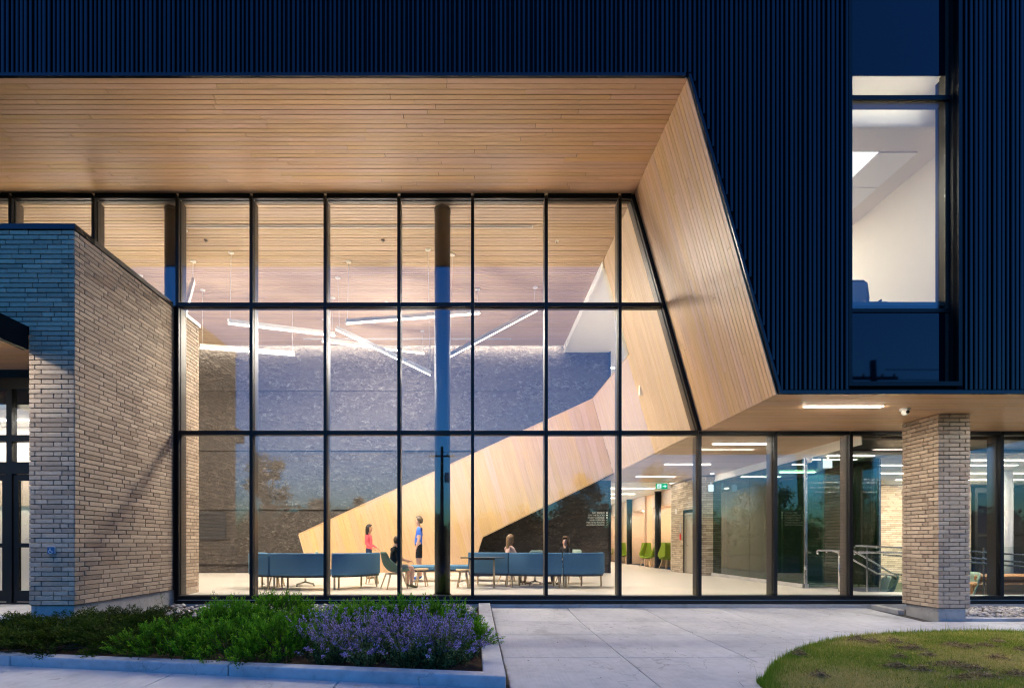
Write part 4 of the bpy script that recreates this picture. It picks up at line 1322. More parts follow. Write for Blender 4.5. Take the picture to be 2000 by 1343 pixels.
# service rooms behind the glass: dim block wall with two doors
sr = thing('block_wall', 'dim grey block wall with doors behind the green glass', 'wall', (9.9, 14, 0))
M['block'] = plain('painted_block', (0.26, 0.28, 0.25), 0.8, 0, .3, .1, 8, .3, 60)
box('wall', 9.98, 10.08, 11.96, 16.6, ZF, 3.18, M['mortar'], sr)
for j in range(19):
    for i in range(12):
        y0 = 11.95 + i * .4 - (.2 if j % 2 else 0)
        y1 = min(16.58, y0 + .39); y0 = max(11.93, y0)
        if y1 - y0 > .05: box('block', 9.95, 9.979, round(y0, 3), round(y1, 3), ZF + .005 + j * .2, ZF + .195 + j * .2, M['block'], sr)
box('wall', 8.65, 9.98, 16.6, 16.7, ZF, 3.18, M['block'], sr)
for y in (13.2, 15.0):
    d = thing('door', None, None, (9.93, y, ZF)); d.parent = sr; d.location = Vector((9.93, y, 0)) - Vector((9.9, 14, 0))
    box('leaf', 9.90, 9.945, y - .45, y + .45, 0, 2.1, M['door_paint'], d)
    for u0, u1, v0, v1 in ((y - .52, y - .451, 0, 2.18), (y + .451, y + .52, 0, 2.18), (y - .45, y + .45, 2.101, 2.18)):
        box('frame', 9.88, 9.946, u0, u1, v0, v1, M['cream'], d)
    box('handle', 9.85, 9.899, y - .38, y - .28, 1.0, 1.03, M['steel'], d)
box('floor', 8.2, 9.94, 11.96, 16.6, -0.1, -0.002, M['floor'], sl_)
box('lamp', 8.9, 9.9, 14.0, 14.06, 3.14, 3.17, M['lamp_office'], sr)

# lounge steps and rails
ls = thing('lounge_steps', 'short pale stair going down into the lounge with steel handrails', 'stair', (9.5, 11.4, ZF))
for i in range(5):
    box('tread', 8.75 + i * .30, 8.75 + (i + 1) * .30 + .02, YG + .92, 11.83, ZF, -0.145 * (i + 1) + .0, M['floor'], ls)
box('tread', 8.205, 8.75, YG + .92, 11.83, -.3, 0.0, M['floor'], ls)
hr = M['steel']
def rail(pts, name='handrail', parent=ls, r_=0.021): return tube(name, pts, r_, hr, parent, 8)
rail([(8.15, 11.45, .93), (8.50, 11.45, .93), (8.82, 11.45, .80), (9.55, 11.45, .38), (9.95, 11.45, .33), (10.0, 11.45, .25)])
rail([(8.15, 11.45, .93), (8.15, 11.45, .84)])
rail([(8.2, 11.05, .92), (8.70, 11.05, .92), (9.55, 11.05, .42), (9.9, 11.05, .36)])
rail([(8.32, 11.0, 0.0), (8.32, 11.0, .90)], 'post', ls, .02)
for x, y, z in ((8.4, 11.5, .90), (9.8, 11.5, .30), (8.75, 11.1, .86), (9.7, 11.1, .36)):
    lathe('bracket', [(.03, 0), (.03, .015)], hr, ls, (x, y, z), 10, rot=(R(90), 0, 0))
gd = thing('lounge_guard', 'glass guard with double steel rails above the lounge', 'railing', (11, 10.7, 0))
for a, b in ((8.9, 10.2), (10.22, 11.5), (11.52, 12.8)):
    box('pane', a, b, 10.90, 10.912, 0.0, 1.02, M['glass_rail'], gd)
rail([(8.62, 10.906, 1.045), (10.6, 10.906, .96), (12.9, 10.906, .80)], 'top_rail', gd, .018)
rail([(8.62, 10.84, .90), (9.9, 10.84, .88), (10.6, 10.84, .82), (12.9, 10.84, .62)], 'handrail', gd)
rail([(9.2, 10.84, .84), (10.6, 10.84, .72), (12.9, 10.84, .52)], 'handrail', gd)
for x in (8.88, 10.21, 11.51, 12.8): box('post', x - .012, x + .012, 10.895, 10.918, -.3, 1.0, hr, gd)
t = thing('lobby_handrail', 'short steel handrail on the front of the brick corner wall', 'railing', (8.2, 16.4, .9))
rail([(7.95, 16.42, .97), (8.3, 16.42, .97), (8.66, 16.42, .70)], 'rail', t, .02)
rail([(7.95, 16.42, .97), (7.95, 16.49, .97)], 'bracket', t, .012)
t = thing('dome_camera', 'white dome camera on the lobby bulkhead above the glass partition', 'camera', (8.13, 11.7, 3.1))
lathe('dome', [(.001, -.10), (.04, -.09), (.06, -.05), (.065, 0), (.07, .005), (.07, .03)], M['white'], t, (8.13, 11.7, 3.14), 14)

# ------------------------------------------------------------------ the office behind the upper window
off = tag(thing('office_wall', None, None, (6.5, 10, 4.85)), kind='structure')
YO0, YO1, XO0, XO1, ZO0, ZO1 = YC + 0.40, 11.9, 4.9, 8.22, 4.86, 7.98
box('wall', XO1, XO1 + .1, YC + .35, YO1, ZO0, ZO1 + .5, M['cream'], off)
box('wall', XO0 - .1, XO0, YC + .1, YO1, ZO0, ZO1, M['cream'], off)
box('wall', XO0, XO1, YO1, YO1 + .1, ZO0, ZO1, M['cream'], off)
box('wall', XO0 - .1, XO1 + .1, YC + .38, YC + .48, WZ0, ZO0 + .04, M['cream'], off)
box('floor', XO0, XO1, YC + .48, YO1, ZO0 - .1, ZO0, M['grey'], off)
box('ceiling', XO0 - .1, XO1, 8.05, YO1, ZO1, ZO1 + .04, M['cream'], off)
box('bulkhead', WX0 - .2, XO1, 8.0, 8.049, 7.981, 8.52, M['cream'], off)
box('bulkhead', WX0 - .2, XO1, 7.63, 8.0, 8.50, 8.54, M['cream'], off)
box('wall', WX1 + .1, XO1, YC + .3, YC + .36, ZO0, 8.5, M['cream'], off)
box('wall', XO0 - .1, WX0 - .05, YC + .3, YC + .36, ZO0, 8.5, M['cream'], off)
tl = thing('office_ceiling_panels', 'white recessed ceiling panels in the upper office', 'ceiling panel', (6.8, 9.5, ZO1))
xs_ = [5.6, 7.13, 7.82]; ys_ = [8.5, 9.34, 10.2, 11.2]
for a, b in zip(xs_, xs_[1:]):
    for c, d in zip(ys_, ys_[1:]):
        box('panel', a + .008, b - .008, c + .008, d - .008, ZO1 - .016, ZO1 - .001, M['glow_panel'] if a < 6 and c < 9 else M['tile'], tl)
t = thing('office_lamp', 'bright ceiling lamp at the left of the upper office window', 'ceiling lamp', (5.5, 8.9, ZO1))
box('frame', 5.02, 5.58, 8.4, 9.6, ZO1 - .03, ZO1 - .001, M['white'], t)
box('diffuser', 5.05, 5.55, 8.43, 9.57, ZO1 - .04, ZO1 - .031, M['lamp_office'], t)
t = thing('office_lamp', 'ceiling lamp at the back of the upper office', 'ceiling lamp', (6.8, 11.3, ZO1))
box('frame', 6.0, 7.6, 11.25, 11.75, ZO1 - .03, ZO1 - .001, M['white'], t)
box('diffuser', 6.03, 7.57, 11.28, 11.72, ZO1 - .04, ZO1 - .031, M['lamp_office'], t)
t = thing('smoke_detector', 'white smoke detector on the upper office ceiling', 'detector', (6.5, 8.85, ZO1))
lathe('body', [(.05, 0), (.05, -.02), (.03, -.035)], M['white'], t, (6.35, 8.75, ZO1 - .017), 14)
t = thing('office_chair', 'dark mesh office chair back seen over the window sill', 'office chair', (6.9, 8.6, ZO0))
g = Geo()
fr = [(-.24, 0, .58), (-.26, .02, .8), (-.25, .05, 1.08), (-.2, .06, 1.13), (.2, .06, 1.13), (.25, .05, 1.08), (.26, .02, .8), (.24, 0, .58), (-.24, 0, .58)]
cx, cy, cz = 6.90, 8.75, ZO0 - .12
M['mesh_cloth'] = plain('mesh_cloth', (0.10, 0.105, 0.115), .9)
tube('back_frame', [(cx + p[0], cy + p[1], cz + p[2]) for p in fr], .022, M['dark'], t, 6)
V = [(cx - .24, cy, cz + .58), (cx + .24, cy, cz + .58), (cx + .25, cy + .05, cz + 1.1), (cx - .25, cy + .05, cz + 1.1)]
prism('mesh_back', [(cx - .24, cz + .58), (cx + .24, cz + .58), (cx + .25, cz + 1.1), (cx - .25, cz + 1.1)], cy + .028, cy + .034, M['mesh_cloth'], t)
box('seat', cx - .25, cx + .25, cy - .45, cy + .02, cz + .44, cz + .52, M['dark'], t, .03)
tube('stem', [(cx, cy - .2, cz + .08), (cx, cy - .2, cz + .44)], .03, M['dark'], t)
for k in range(5):
    a = k * 2 * math.pi / 5
    tube('foot', [(cx, cy - .2, cz + .1), (cx + .3 * math.cos(a), cy - .2 + .3 * math.sin(a), cz + .05)], .02, M['dark'], t, 6)
for k in (-1, 1):
    tube('armrest', [(cx + k * .25, cy - .05, cz + .5), (cx + k * .27, cy - .05, cz + .62), (cx + k * .27, cy - .25, cz + .63)], .02, M['dark'], t, 6)
# ------------------------------------------------------------------ furniture
def smooth_path(pts, n=26):
    P = [Vector((p[0], p[1], 0)) for p in pts]
    P = [P[0] * 2 - P[1]] + P + [P[-1] * 2 - P[-2]]
    out = []
    segs = len(P) - 3
    for k in range(n + 1):
        u = k / n * segs; i = min(int(u), segs - 1); t = u - i
        a, b, c, d = P[i:i + 4]
        out.append(0.5 * ((2 * b) + (c - a) * t + (2 * a - 5 * b + 4 * c - d) * t * t + (3 * b - a - 3 * c + d) * t ** 3))
    return out

def sweep(path, prof, closed=True):
    """prof: (n, z) outline; n is measured to the left of the path"""
    V, F = [], []
    m = len(prof); L = len(path)
    for i, p in enumerate(path):
        d = (path[min(i + 1, L - 1)] - path[max(i - 1, 0)]).normalized()
        nn = Vector((-d.y, d.x, 0))
        for a, z in prof: V.append(p + nn * a + Vector((0, 0, z)))
    for i in range(L - 1):
        for k in range(m):
            j = (k + 1) % m
            F.append((i * m + k, i * m + j, (i + 1) * m + j, (i + 1) * m + k))
    F.append(tuple(range(m))[::-1]); F.append(tuple(range((L - 1) * m, L * m)))
    return V, F

def rrect(a0, a1, z0, z1, r_):
    out = []
    for cx, cz, s in ((a1 - r_, z0 + r_, -90), (a1 - r_, z1 - r_, 0), (a0 + r_, z1 - r_, 90), (a0 + r_, z0 + r_, 180)):
        for k in range(4):
            a = R(s + 30 * k); out.append((cx + r_ * math.cos(a), cz + r_ * math.sin(a)))
    return out

M['blue_dark'] = plain('blue_piping', (0.035, 0.10, 0.18), .9)
def sofa(pts, label, back=True, seat=True):
    path = smooth_path(pts)
    # close the module a little at each end
    mid = path[len(path) // 2]
    base = Vector((mid.x, mid.y, 0))
    t = thing('sofa_module' if back else 'bench', label, 'sofa' if back else 'bench', base, 'blue modular seating in the hall')
    def part(name, prof, m_, smooth=True):
        V, F = sweep(path, prof)
        o = ob(name, me(name, [v - base for v in V], F, m_, smooth), t, base)
        md = o.modifiers.new('edge', 'EDGE_SPLIT'); md.split_angle = R(50)
        return o
    if back:
        bk_ = part('backrest', rrect(0, .15, .335, .865, .035), M['blue'])
        for a_, z_ in ((.012, .853), (.138, .853), (.012, .347)):
            V, F = sweep(path, [(a_ - .005, z_), (a_, z_ - .005), (a_ + .005, z_), (a_, z_ + .005)])
            ob('piping', me('piping', [v - base for v in V], F, M['blue_dark'], True), bk_, base)
    part('seat', rrect(.16 if back else 0, .66, .335, .46, .03), M['blue'])
    part('frame', [(.03, .29), (.60, .29), (.60, .333), (.03, .333)], M['dark'], False)
    L = len(path)
    for i in (1, L - 2):
        d = (path[i + 1] - path[i - 1]).normalized(); nn = Vector((-d.y, d.x, 0))
        for a in (.07, .56):
            p = path[i] + nn * a
            lathe('leg', [(.018, 0), (.024, .03), (.026, .288)], M['oak'], t, (p.x, p.y, 0.001), 8)
    return t
sofa([(-5.42, 12.35), (-5.55, 11.95), (-5.33, 11.63), (-4.88, 11.47)], 'curved blue sofa module at the far left end')
sofa([(-4.83, 11.46), (-4.3, 11.30), (-3.9, 11.27), (-3.44, 11.32)], 'widest curved blue sofa module left of the green chair')
sofa([(-3.36, 11.42), (-3.0, 11.46), (-2.72, 11.64), (-2.52, 11.9), (-2.36, 12.2)], 'S shaped blue sofa module behind the dark green chair')
sofa([(-.14, 12.42), (.35, 12.22), (.85, 12.05)], 'straight blue sofa module behind the small dark table')
sofa([(.88, 12.02), (1.3, 11.82), (1.75, 11.76), (2.16, 11.80)], 'curved blue sofa module in front of the long haired woman')
sofa([(2.20, 11.82), (2.65, 11.80), (3.05, 11.88), (3.26, 12.08), (3.34, 12.4)], 'rounded blue sofa module at the far right end')
sofa([(-2.0, 13.6), (-1.2, 13.75), (-.4, 13.85), (.4, 13.85), (1.1, 13.7)], 'backless blue bench in front of the wood stair', back=False)

def chair_shell(w_top=.50, w_mid=.62, w_front=.52, h=.90, wrap=.10, m_=None, seat_z=.40):
    prof = [(-.30, h), (-.285, h - .12), (-.25, h - .30), (-.20, seat_z + .12), (-.10, seat_z + .02), (.06, seat_z), (.22, seat_z + .02), (.33, seat_z + .035)]
    ws = [w_top * .86, w_top, (w_top + w_mid) / 2, w_mid, w_mid, w_mid, (w_mid + w_front) / 2, w_front * .8]
    wr = [.03, .06, .09, .13, .15, .12, .07, .02]
    n = 9
    V, F = [], []
    for (f, z), w, c in zip(prof, ws, wr):
        for k in range(n):
            u = -1 + 2 * k / (n - 1)
            V.append((f + c * (abs(u) ** 2.2) * (1.0 if z > seat_z + .1 else .3), u * w / 2, z + (c * abs(u) ** 2.2 * .9 if z < seat_z + .25 else 0)))
    for i in range(len(prof) - 1):
        for k in range(n - 1):
            a = i * n + k
            F.append((a, a + 1, a + n + 1, a + n))
    return me('shell', V, F, m_, True)

def lounge_chair(label, loc, rz, m_, legs='oak', h=.90, group='upholstered chairs', cat='chair'):
    t = thing('lounge_chair', label, cat, (0, 0, 0), group)
    o = ob('shell', chair_shell(h=h, m_=m_), t)
    s = o.modifiers.new('solid', 'SOLIDIFY'); s.thickness = .05; s.offset = 0
    s = o.modifiers.new('sub', 'SUBSURF'); s.levels = 1; s.render_levels = 1
    if legs == 'oak':
        for sx in (-1, 1):
            for sy in (-1, 1):
                tube('leg', [(sx * .26, sy * .25, .0), (sx * .15, sy * .17, .37)], [.013, .022], M['oak'], t, 7)
        bar('leg_frame', (-.17, 0, .36), (.17, 0, .36), .3, .03, M['oak'], t)
    else:
        tube('stem', [(0, 0, .08), (0, 0, .38)], .028, M['steel'], t, 10)
        for k in range(4):
            a = R(45 + 90 * k)
            ft = tube('foot', [(0, 0, .10), (.30 * math.cos(a), .30 * math.sin(a), .035)], [.022, .014], M['steel'], t, 6)
            lathe('castor', [(.012, 0), (.022, .015), (.012, .03)], M['dark'], ft, (.29 * math.cos(a), .29 * math.sin(a), 0), 8)
    t.location = loc; t.rotation_euler = (0, 0, R(rz))
    return t
lounge_chair('dark green shell chair the boy in black sits in', (-1.93, 11.75, 0), 28, M['green'])
lounge_chair('pale sage swivel chair behind the left curved sofa', (-4.35, 12.5, 0), 200, M['sage'], 'star')
lounge_chair('pale sage swivel chair with star base between the two seated women', (1.62, 12.75, 0), 100, M['sage'], 'star', .92)
lounge_chair('pale sage chair behind the woman in the black top', (2.62, 13.32, 0), 215, M['sage'], 'oak', .93)
lounge_chair('pale sage chair under the long haired woman', (.98, 12.95, 0), 20, M['sage'], 'oak', .80)

def stool(label, loc):
    t = thing('stool', label, 'stool', (0, 0, 0), 'round oak stools')
    lathe('seat', [(.15, .415), (.18, .425), (.185, .445), (.175, .455), (.001, .456)], M['oak'], t, n=20)
    lathe('rim', [(.12, .385), (.13, .414)], M['dark'], t, n=16)
    for k in range(4):
        a = R(40 + 90 * k)
        tube('leg', [(.19 * math.cos(a), .19 * math.sin(a), 0), (.10 * math.cos(a), .10 * math.sin(a), .40)], [.016, .021], M['oak'], t, 7)
    t.location = loc
stool('round oak stool beside the seated boy left of the column', (-1.33, 12.35, 0))
stool('round oak stool right of the black column', (-.26, 12.0, 0))
stool('round oak stool behind the left sofa', (-2.75, 13.1, 0))
stool('round oak stool at the left end behind the curved sofa', (-5.05, 12.4, 0))

t = thing('side_table', 'small dark top table with oak legs at the sofa beside the column', 'table', (.22, 11.95, 0))
box('top', -.32, .76, 11.68, 12.02, .735, .755, M['dark'], t, .004)
box('rail', -.10, .52, 11.83, 11.87, .69, .734, M['dark'], t)
for x in (-.08, .50): tube('leg', [(x, 11.85, .0), (x, 11.85, .69)], .026, M['oak'], t, 8)
box('foot_rail', -.05, .47, 11.84, 11.86, .29, .33, M['dark'], t)

# lime wing chairs in the corridor booths
def wing_chair(label, loc, rz):
    t = thing('wing_chair', label, 'chair', (0, 0, 0), 'lime wing chairs in the corridor')
    o = ob('shell', chair_shell(.66, .66, .52, 1.12, .2, M['lime'], .40), t)
    s = o.modifiers.new('solid', 'SOLIDIFY'); s.thickness = .06; s.offset = 0
    for sy in (-1, 1):
        prism('wing', [(-.30, .55), (-.34, 1.12), (-.08, 1.12), (.0, .95), (.22, .66), (.24, .54), (.0, .46)], sy * .33 - .025, sy * .33 + .025, M['lime'], t)
    for sx in (-1, 1):
        for sy in (-1, 1):
            tube('leg', [(sx * .27, sy * .28, 0), (sx * .14, sy * .16, .40)], [.022, .034], M['oak'], t, 6)
    t.location = loc; t.rotation_euler = (0, 0, R(rz))
wing_chair('lime green wing chair in the booth nearest the brick corner, facing the corridor', (8.15, 22.5, 0), -150)
wing_chair('lime green wing chair turned sideways beside the first corridor column', (8.3, 20.6, 0), 100)
wing_chair('lime green wing chair half hidden behind the first corridor column', (8.75, 21.9, 0), -60)
wing_chair('lime green wing chair in the second corridor booth', (8.2, 26.2, 0), -150)
wing_chair('lime green wing chair beyond the second corridor column', (8.75, 24.2, 0), 90)
wing_chair('farthest lime green wing chair beside the dark wall end', (8.2, 29.7, 0), -100)

# lounge furniture below the steps
lounge_chair('sage green shell chair left of the pillar in the lower lounge', (10.35, 12.5, ZF), 120, M['sage'], 'oak', 1.0)
lounge_chair('dark green shell chair behind it in the lower lounge', (11.2, 13.2, ZF), 150, M['green'], 'oak', 1.0)
lounge_chair('pale green shell chair right behind the brick pillar', (12.3, 12.2, ZF), 170, M['sage'], 'oak', 1.1)
lounge_chair('blue shell chair at the right edge of the lounge', (14.9, 12.9, ZF), 200, M['blue'], 'oak', 1.08)
t = thing('leather_sofa', 'tan leather sofa in the lower lounge right of the pillar', 'sofa', (13.6, 12.4, ZF))
box('base', 12.35, 14.6, 12.05, 12.85, ZF + .12, ZF + .42, M['tan'], t, .03)
box('backrest', 12.35, 14.6, 11.9, 12.12, ZF + .12, ZF + .86, M['tan'], t, .05)
for i in range(2): box('cushion', 12.45 + i * 1.0, 13.4 + i * 1.0, 12.125, 12.84, ZF + .425, ZF + .56, M['tan'], t, .04)
box('bolster', 12.5, 13.75, 11.93, 12.13, ZF + .865, ZF + 1.06, M['tan'], t, .06)
for x in (12.7, 14.55):
    for y in (12.0, 12.75): tube('leg', [(x, y, ZF), (x, y, ZF + .12)], .02, M['dark'], t, 6)

# ------------------------------------------------------------------ people
SK = {}
def cloth(name, c, r_=.9): return plain(name, c, r_, 0, .2, .08, 25, .3, 300)
M['skin_a'] = plain('skin_light', (0.55, 0.32, 0.22), .55, 0, .4, .05)
M['skin_b'] = plain('skin_warm', (0.42, 0.22, 0.13), .55, 0, .4, .05)
M['hair_dark'] = plain('hair_dark', (0.016, 0.010, 0.008), .5, 0, .4, .2, 40)
M['hair_brown'] = plain('hair_brown', (0.085, 0.045, 0.022), .5, 0, .4, .3, 40)
M['hair_fair'] = plain('hair_fair_brown', (0.16, 0.09, 0.042), .5, 0, .4, .3, 40)
M['pink'] = cloth('pink_knit', (0.70, 0.11, 0.13))
M['blush'] = cloth('blush_top', (0.50, 0.33, 0.28))
M['bluetee'] = cloth('blue_tee', (0.045, 0.13, 0.50))
M['blackcloth'] = cloth('black_cloth', (0.014, 0.014, 0.016))
M['denim'] = cloth('dark_denim', (0.03, 0.045, 0.09))
M['khaki'] = cloth('grey_shorts', (0.24, 0.25, 0.22))
M['shoe_blue'] = cloth('blue_shoe', (0.03, 0.10, 0.35), .6)
M['shoe_tan'] = cloth('tan_shoe', (0.16, 0.11, 0.07), .6)
M['lip'] = plain('lip', (0.42, 0.12, 0.09), .5)

def person(label, loc, rz, joints, mats, hair, hair_mat, scale=1.0, head_turn=0.0, ears=True):
    """joints: name -> (parent, (x,y,z), radius, tag); forward is +x"""
    names = list(joints)
    idx = {n_: i for i, n_ in enumerate(names)}
    m = bpy.data.meshes.new('skeleton')
    m.from_pydata([joints[n_][1] for n_ in names], [(idx[joints[n_][0]], idx[n_]) for n_ in names if joints[n_][0]], [])
    o = bpy.data.objects.new('skeleton', m); COL.objects.link(o)
    sk = o.modifiers.new('skin', 'SKIN'); sk.use_smooth_shade = True; sk.branch_smoothing = .6
    sv = m.skin_vertices[0].data
    for i, n_ in enumerate(names):
        r_ = joints[n_][2]
        sv[i].radius = (r_, r_) if not hasattr(r_, '__len__') else r_
        sv[i].use_root = (i == 0)
    ss = o.modifiers.new('sub', 'SUBSURF'); ss.levels = 2; ss.render_levels = 2
    dg = bpy.context.evaluated_depsgraph_get(); dg.update()
    bmh = bpy.data.meshes.new_from_object(o.evaluated_get(dg))
    bpy.data.objects.remove(o)
    V = [v.co.copy() for v in bmh.vertices]; F = [tuple(p.vertices) for p in bmh.polygons]
    segs = []
    for n_ in names:
        p_ = joints[n_][0]
        if p_: segs.append((Vector(joints[p_][1]), Vector(joints[n_][1]), joints[n_][3]))
    tags = ['skin', 'shirt', 'pants', 'shoe']
    MI = []
    for f in F:
        c = sum((V[i] for i in f), Vector()) / len(f)
        best, bt = 9, 'skin'
        for a, b, tg in segs:
            d = b - a; u = max(0, min(1, (c - a).dot(d) / max(d.length_squared, 1e-6)))
            q = (c - (a + d * u)).length
            if q < best: best, bt = q, tg
        MI.append(tags.index(bt))
    # five fingers on each hand
    for s in ('l', 'r'):
        if 'hand_' + s not in joints: continue
        h = Vector(joints['hand_' + s][1]); w = Vector(joints['wrist_' + s][1])
        d = (h - w).normalized()
        sd_ = d.cross(Vector((1, 0.2, 0.1))).normalized()
        cu = d.cross(sd_).normalized()
        for k, (off_, ln) in enumerate(((-.028, .055), (-.010, .07), (.009, .075), (.027, .066))):
            p0 = h + sd_ * off_ - d * .005
            VV, FF = tube_geo([p0, p0 + d * ln * .5 + cu * .008, p0 + d * ln + cu * .028], [.0095, .0085, .0065], 6)
            o_ = len(V); V += VV; F += [tuple(i + o_ for i in f) for f in FF]; MI += [0] * len(FF)
        p0 = h - d * .05 + sd_ * -.03
        VV, FF = tube_geo([p0, p0 + d * .03 - sd_ * .025 + cu * .01, p0 + d * .06 - sd_ * .03 + cu * .025], [.012, .010, .008], 6)
        o_ = len(V); V += VV; F += [tuple(i + o_ for i in f) for f in FF]; MI += [0] * len(FF)
    body = me('body', V, F, [M[x] for x in mats], True)
    body.polygons.foreach_set('material_index', MI)
    t = thing('person', label, 'person', (0, 0, 0))
    ob('body', body, t)
    # head details, around the head centre
    hc_ = Vector(joints['head'][1]); ht = Matrix.Rotation(R(head_turn), 3, 'Z')
    def hp(x, y, z): return hc_ + ht @ Vector((x, y, z))
    for s in (-1, 1):
        V_, F_ = lathe_geo([(.001, -.009), (.008, -.006), (.010, 0), (.008, .006), (.001, .009)], 8)
        ob('eye', me('eye', V_, F_, M['dark'], True), t, hp(.082, s * .032, .012))
        if ears: ob('ear', me('ear', [(x * .02, y * .012, z * .035) for x, y, z in lathe_geo([(.001, -1), (.7, -.7), (1, 0), (.7, .7), (.001, 1)], 8)[0]], F_, M[mats[0]], True), t, hp(-.005, s * .082, -.005))
    ob('mouth', boxmesh(.012, .045, .010, M['lip']), t, hp(.084, 0, -.055), (0, 0, R(head_turn)))
    # hair: a shell over the skull, open at the face
    n, mm = 20, 14
    V_, F_ = [], []
    for i in range(mm + 1):
        th = math.pi * i / mm
        for k in range(n):
            ph = 2 * math.pi * k / n
            x, y, z = math.sin(th) * math.cos(ph), math.sin(th) * math.sin(ph), math.cos(th)
            jx = 1 + .05 * math.sin(ph * 7 + i * 2.1)
            px_, py_, pz_ = x * .108 * jx - .012, y * .096 * jx, z * .122 + .02
            if hair != 'short' and z < .2:
                back = max(0.0, -x * .9 + .45)
                drop = {'bob': .16, 'long': .36}[hair] * min(1, back * 1.2) * (.2 - z) / 1.2
                pz_ -= drop
                px_ = px_ * 1.0 - .02 * drop
            V_.append(ht @ Vector((px_, py_, pz_)))
    for i in range(mm):
        for k in range(n):
            ph = 2 * math.pi * (k + .5) / n; th = math.pi * (i + .5) / mm
            x, z = math.sin(th) * math.cos(ph), math.cos(th)
            low = -.25 if hair == 'short' else -2
            if x > .30 and z < .55: continue
            if hair == 'short' and z < (-.55 if x < -.3 else .1): continue
            if hair != 'short' and x > -.0 and z < -.35: continue
            a = i * n + k; b = i * n + (k + 1) % n
            F_.append((a, b, b + n, a + n))
    o = ob('hair', me('hair', V_, F_, M[hair_mat], True), t, hc_)
    s_ = o.modifiers.new('solid', 'SOLIDIFY'); s_.thickness = .016; s_.offset = -1
    t.location = loc; t.rotation_euler = (0, 0, R(rz)); t.scale = (scale,) * 3
    return t

def standing(belly=.0, sleeve='short', arm=None, bust=0.0, legs='shorts'):
    S = 'shirt'
    J = {
        'pelvis': (None, (0, 0, .95), (.15, .12), 'pants'),
        'waist': ('pelvis', (.015 + belly * .5, 0, 1.08), (.135 + belly * .3, .125 + belly), S),
        'chest': ('waist', (.01 + bust * .4, 0, 1.28), (.155, .115 + bust), S),
        'collar': ('chest', (-.005, 0, 1.44), (.09, .07), S),
        'neck': ('collar', (.01, 0, 1.52), .052, 'skin'),
        'jaw': ('neck', (.035, 0, 1.585), (.062, .072), 'skin'),
        'head': ('jaw', (.025, 0, 1.655), (.074, .092), 'skin'),
        'crown': ('head', (.01, 0, 1.735), .05, 'skin'),
    }
    for s, k in (('l', 1), ('r', -1)):
        J['shoulder_' + s] = ('collar', (-.005, k * .17, 1.41), .062, S)
        el = (-.03, k * .235, 1.14) if not arm else arm[0](k)
        wr = (.05, k * .245, .90) if not arm else arm[1](k)
        sh = Vector((-.005, k * .17, 1.41)); e_ = Vector(el)
        mid = sh.lerp(e_, .62)
        J['sleeve_' + s] = ('shoulder_' + s, tuple(mid), .054, S)
        J['elbow_' + s] = ('sleeve_' + s, el, .042, 'skin' if sleeve == 'short' else S)
        J['wrist_' + s] = ('elbow_' + s, wr, .030, 'skin' if sleeve == 'short' else S)
        d = (Vector(wr) - e_).normalized()
        J['hand_' + s] = ('wrist_' + s, tuple(Vector(wr) + d * .08), (.022, .04), 'skin')
        J['hip_' + s] = ('pelvis', (0, k * .095, .88), .09, 'pants')
        J['thigh_' + s] = ('hip_' + s, (.01, k * .105, .60), .088 if legs == 'shorts' else .075, 'pants')
        J['knee_' + s] = ('thigh_' + s, (.015, k * .105, .50), .058, 'skin' if legs == 'shorts' else 'pants')
        J['calf_' + s] = ('knee_' + s, (-.02, k * .11, .34), .058, 'skin' if legs == 'shorts' else 'pants')
        J['ankle_' + s] = ('calf_' + s, (-.03, k * .11, .09), .036, 'skin' if legs == 'shorts' else 'pants')
        J['heel_' + s] = ('ankle_' + s, (-.03, k * .11, .045), .042, 'shoe')
        J['toe_' + s] = ('heel_' + s, (.15, k * .125, .035), (.045, .032), 'shoe')
    return J

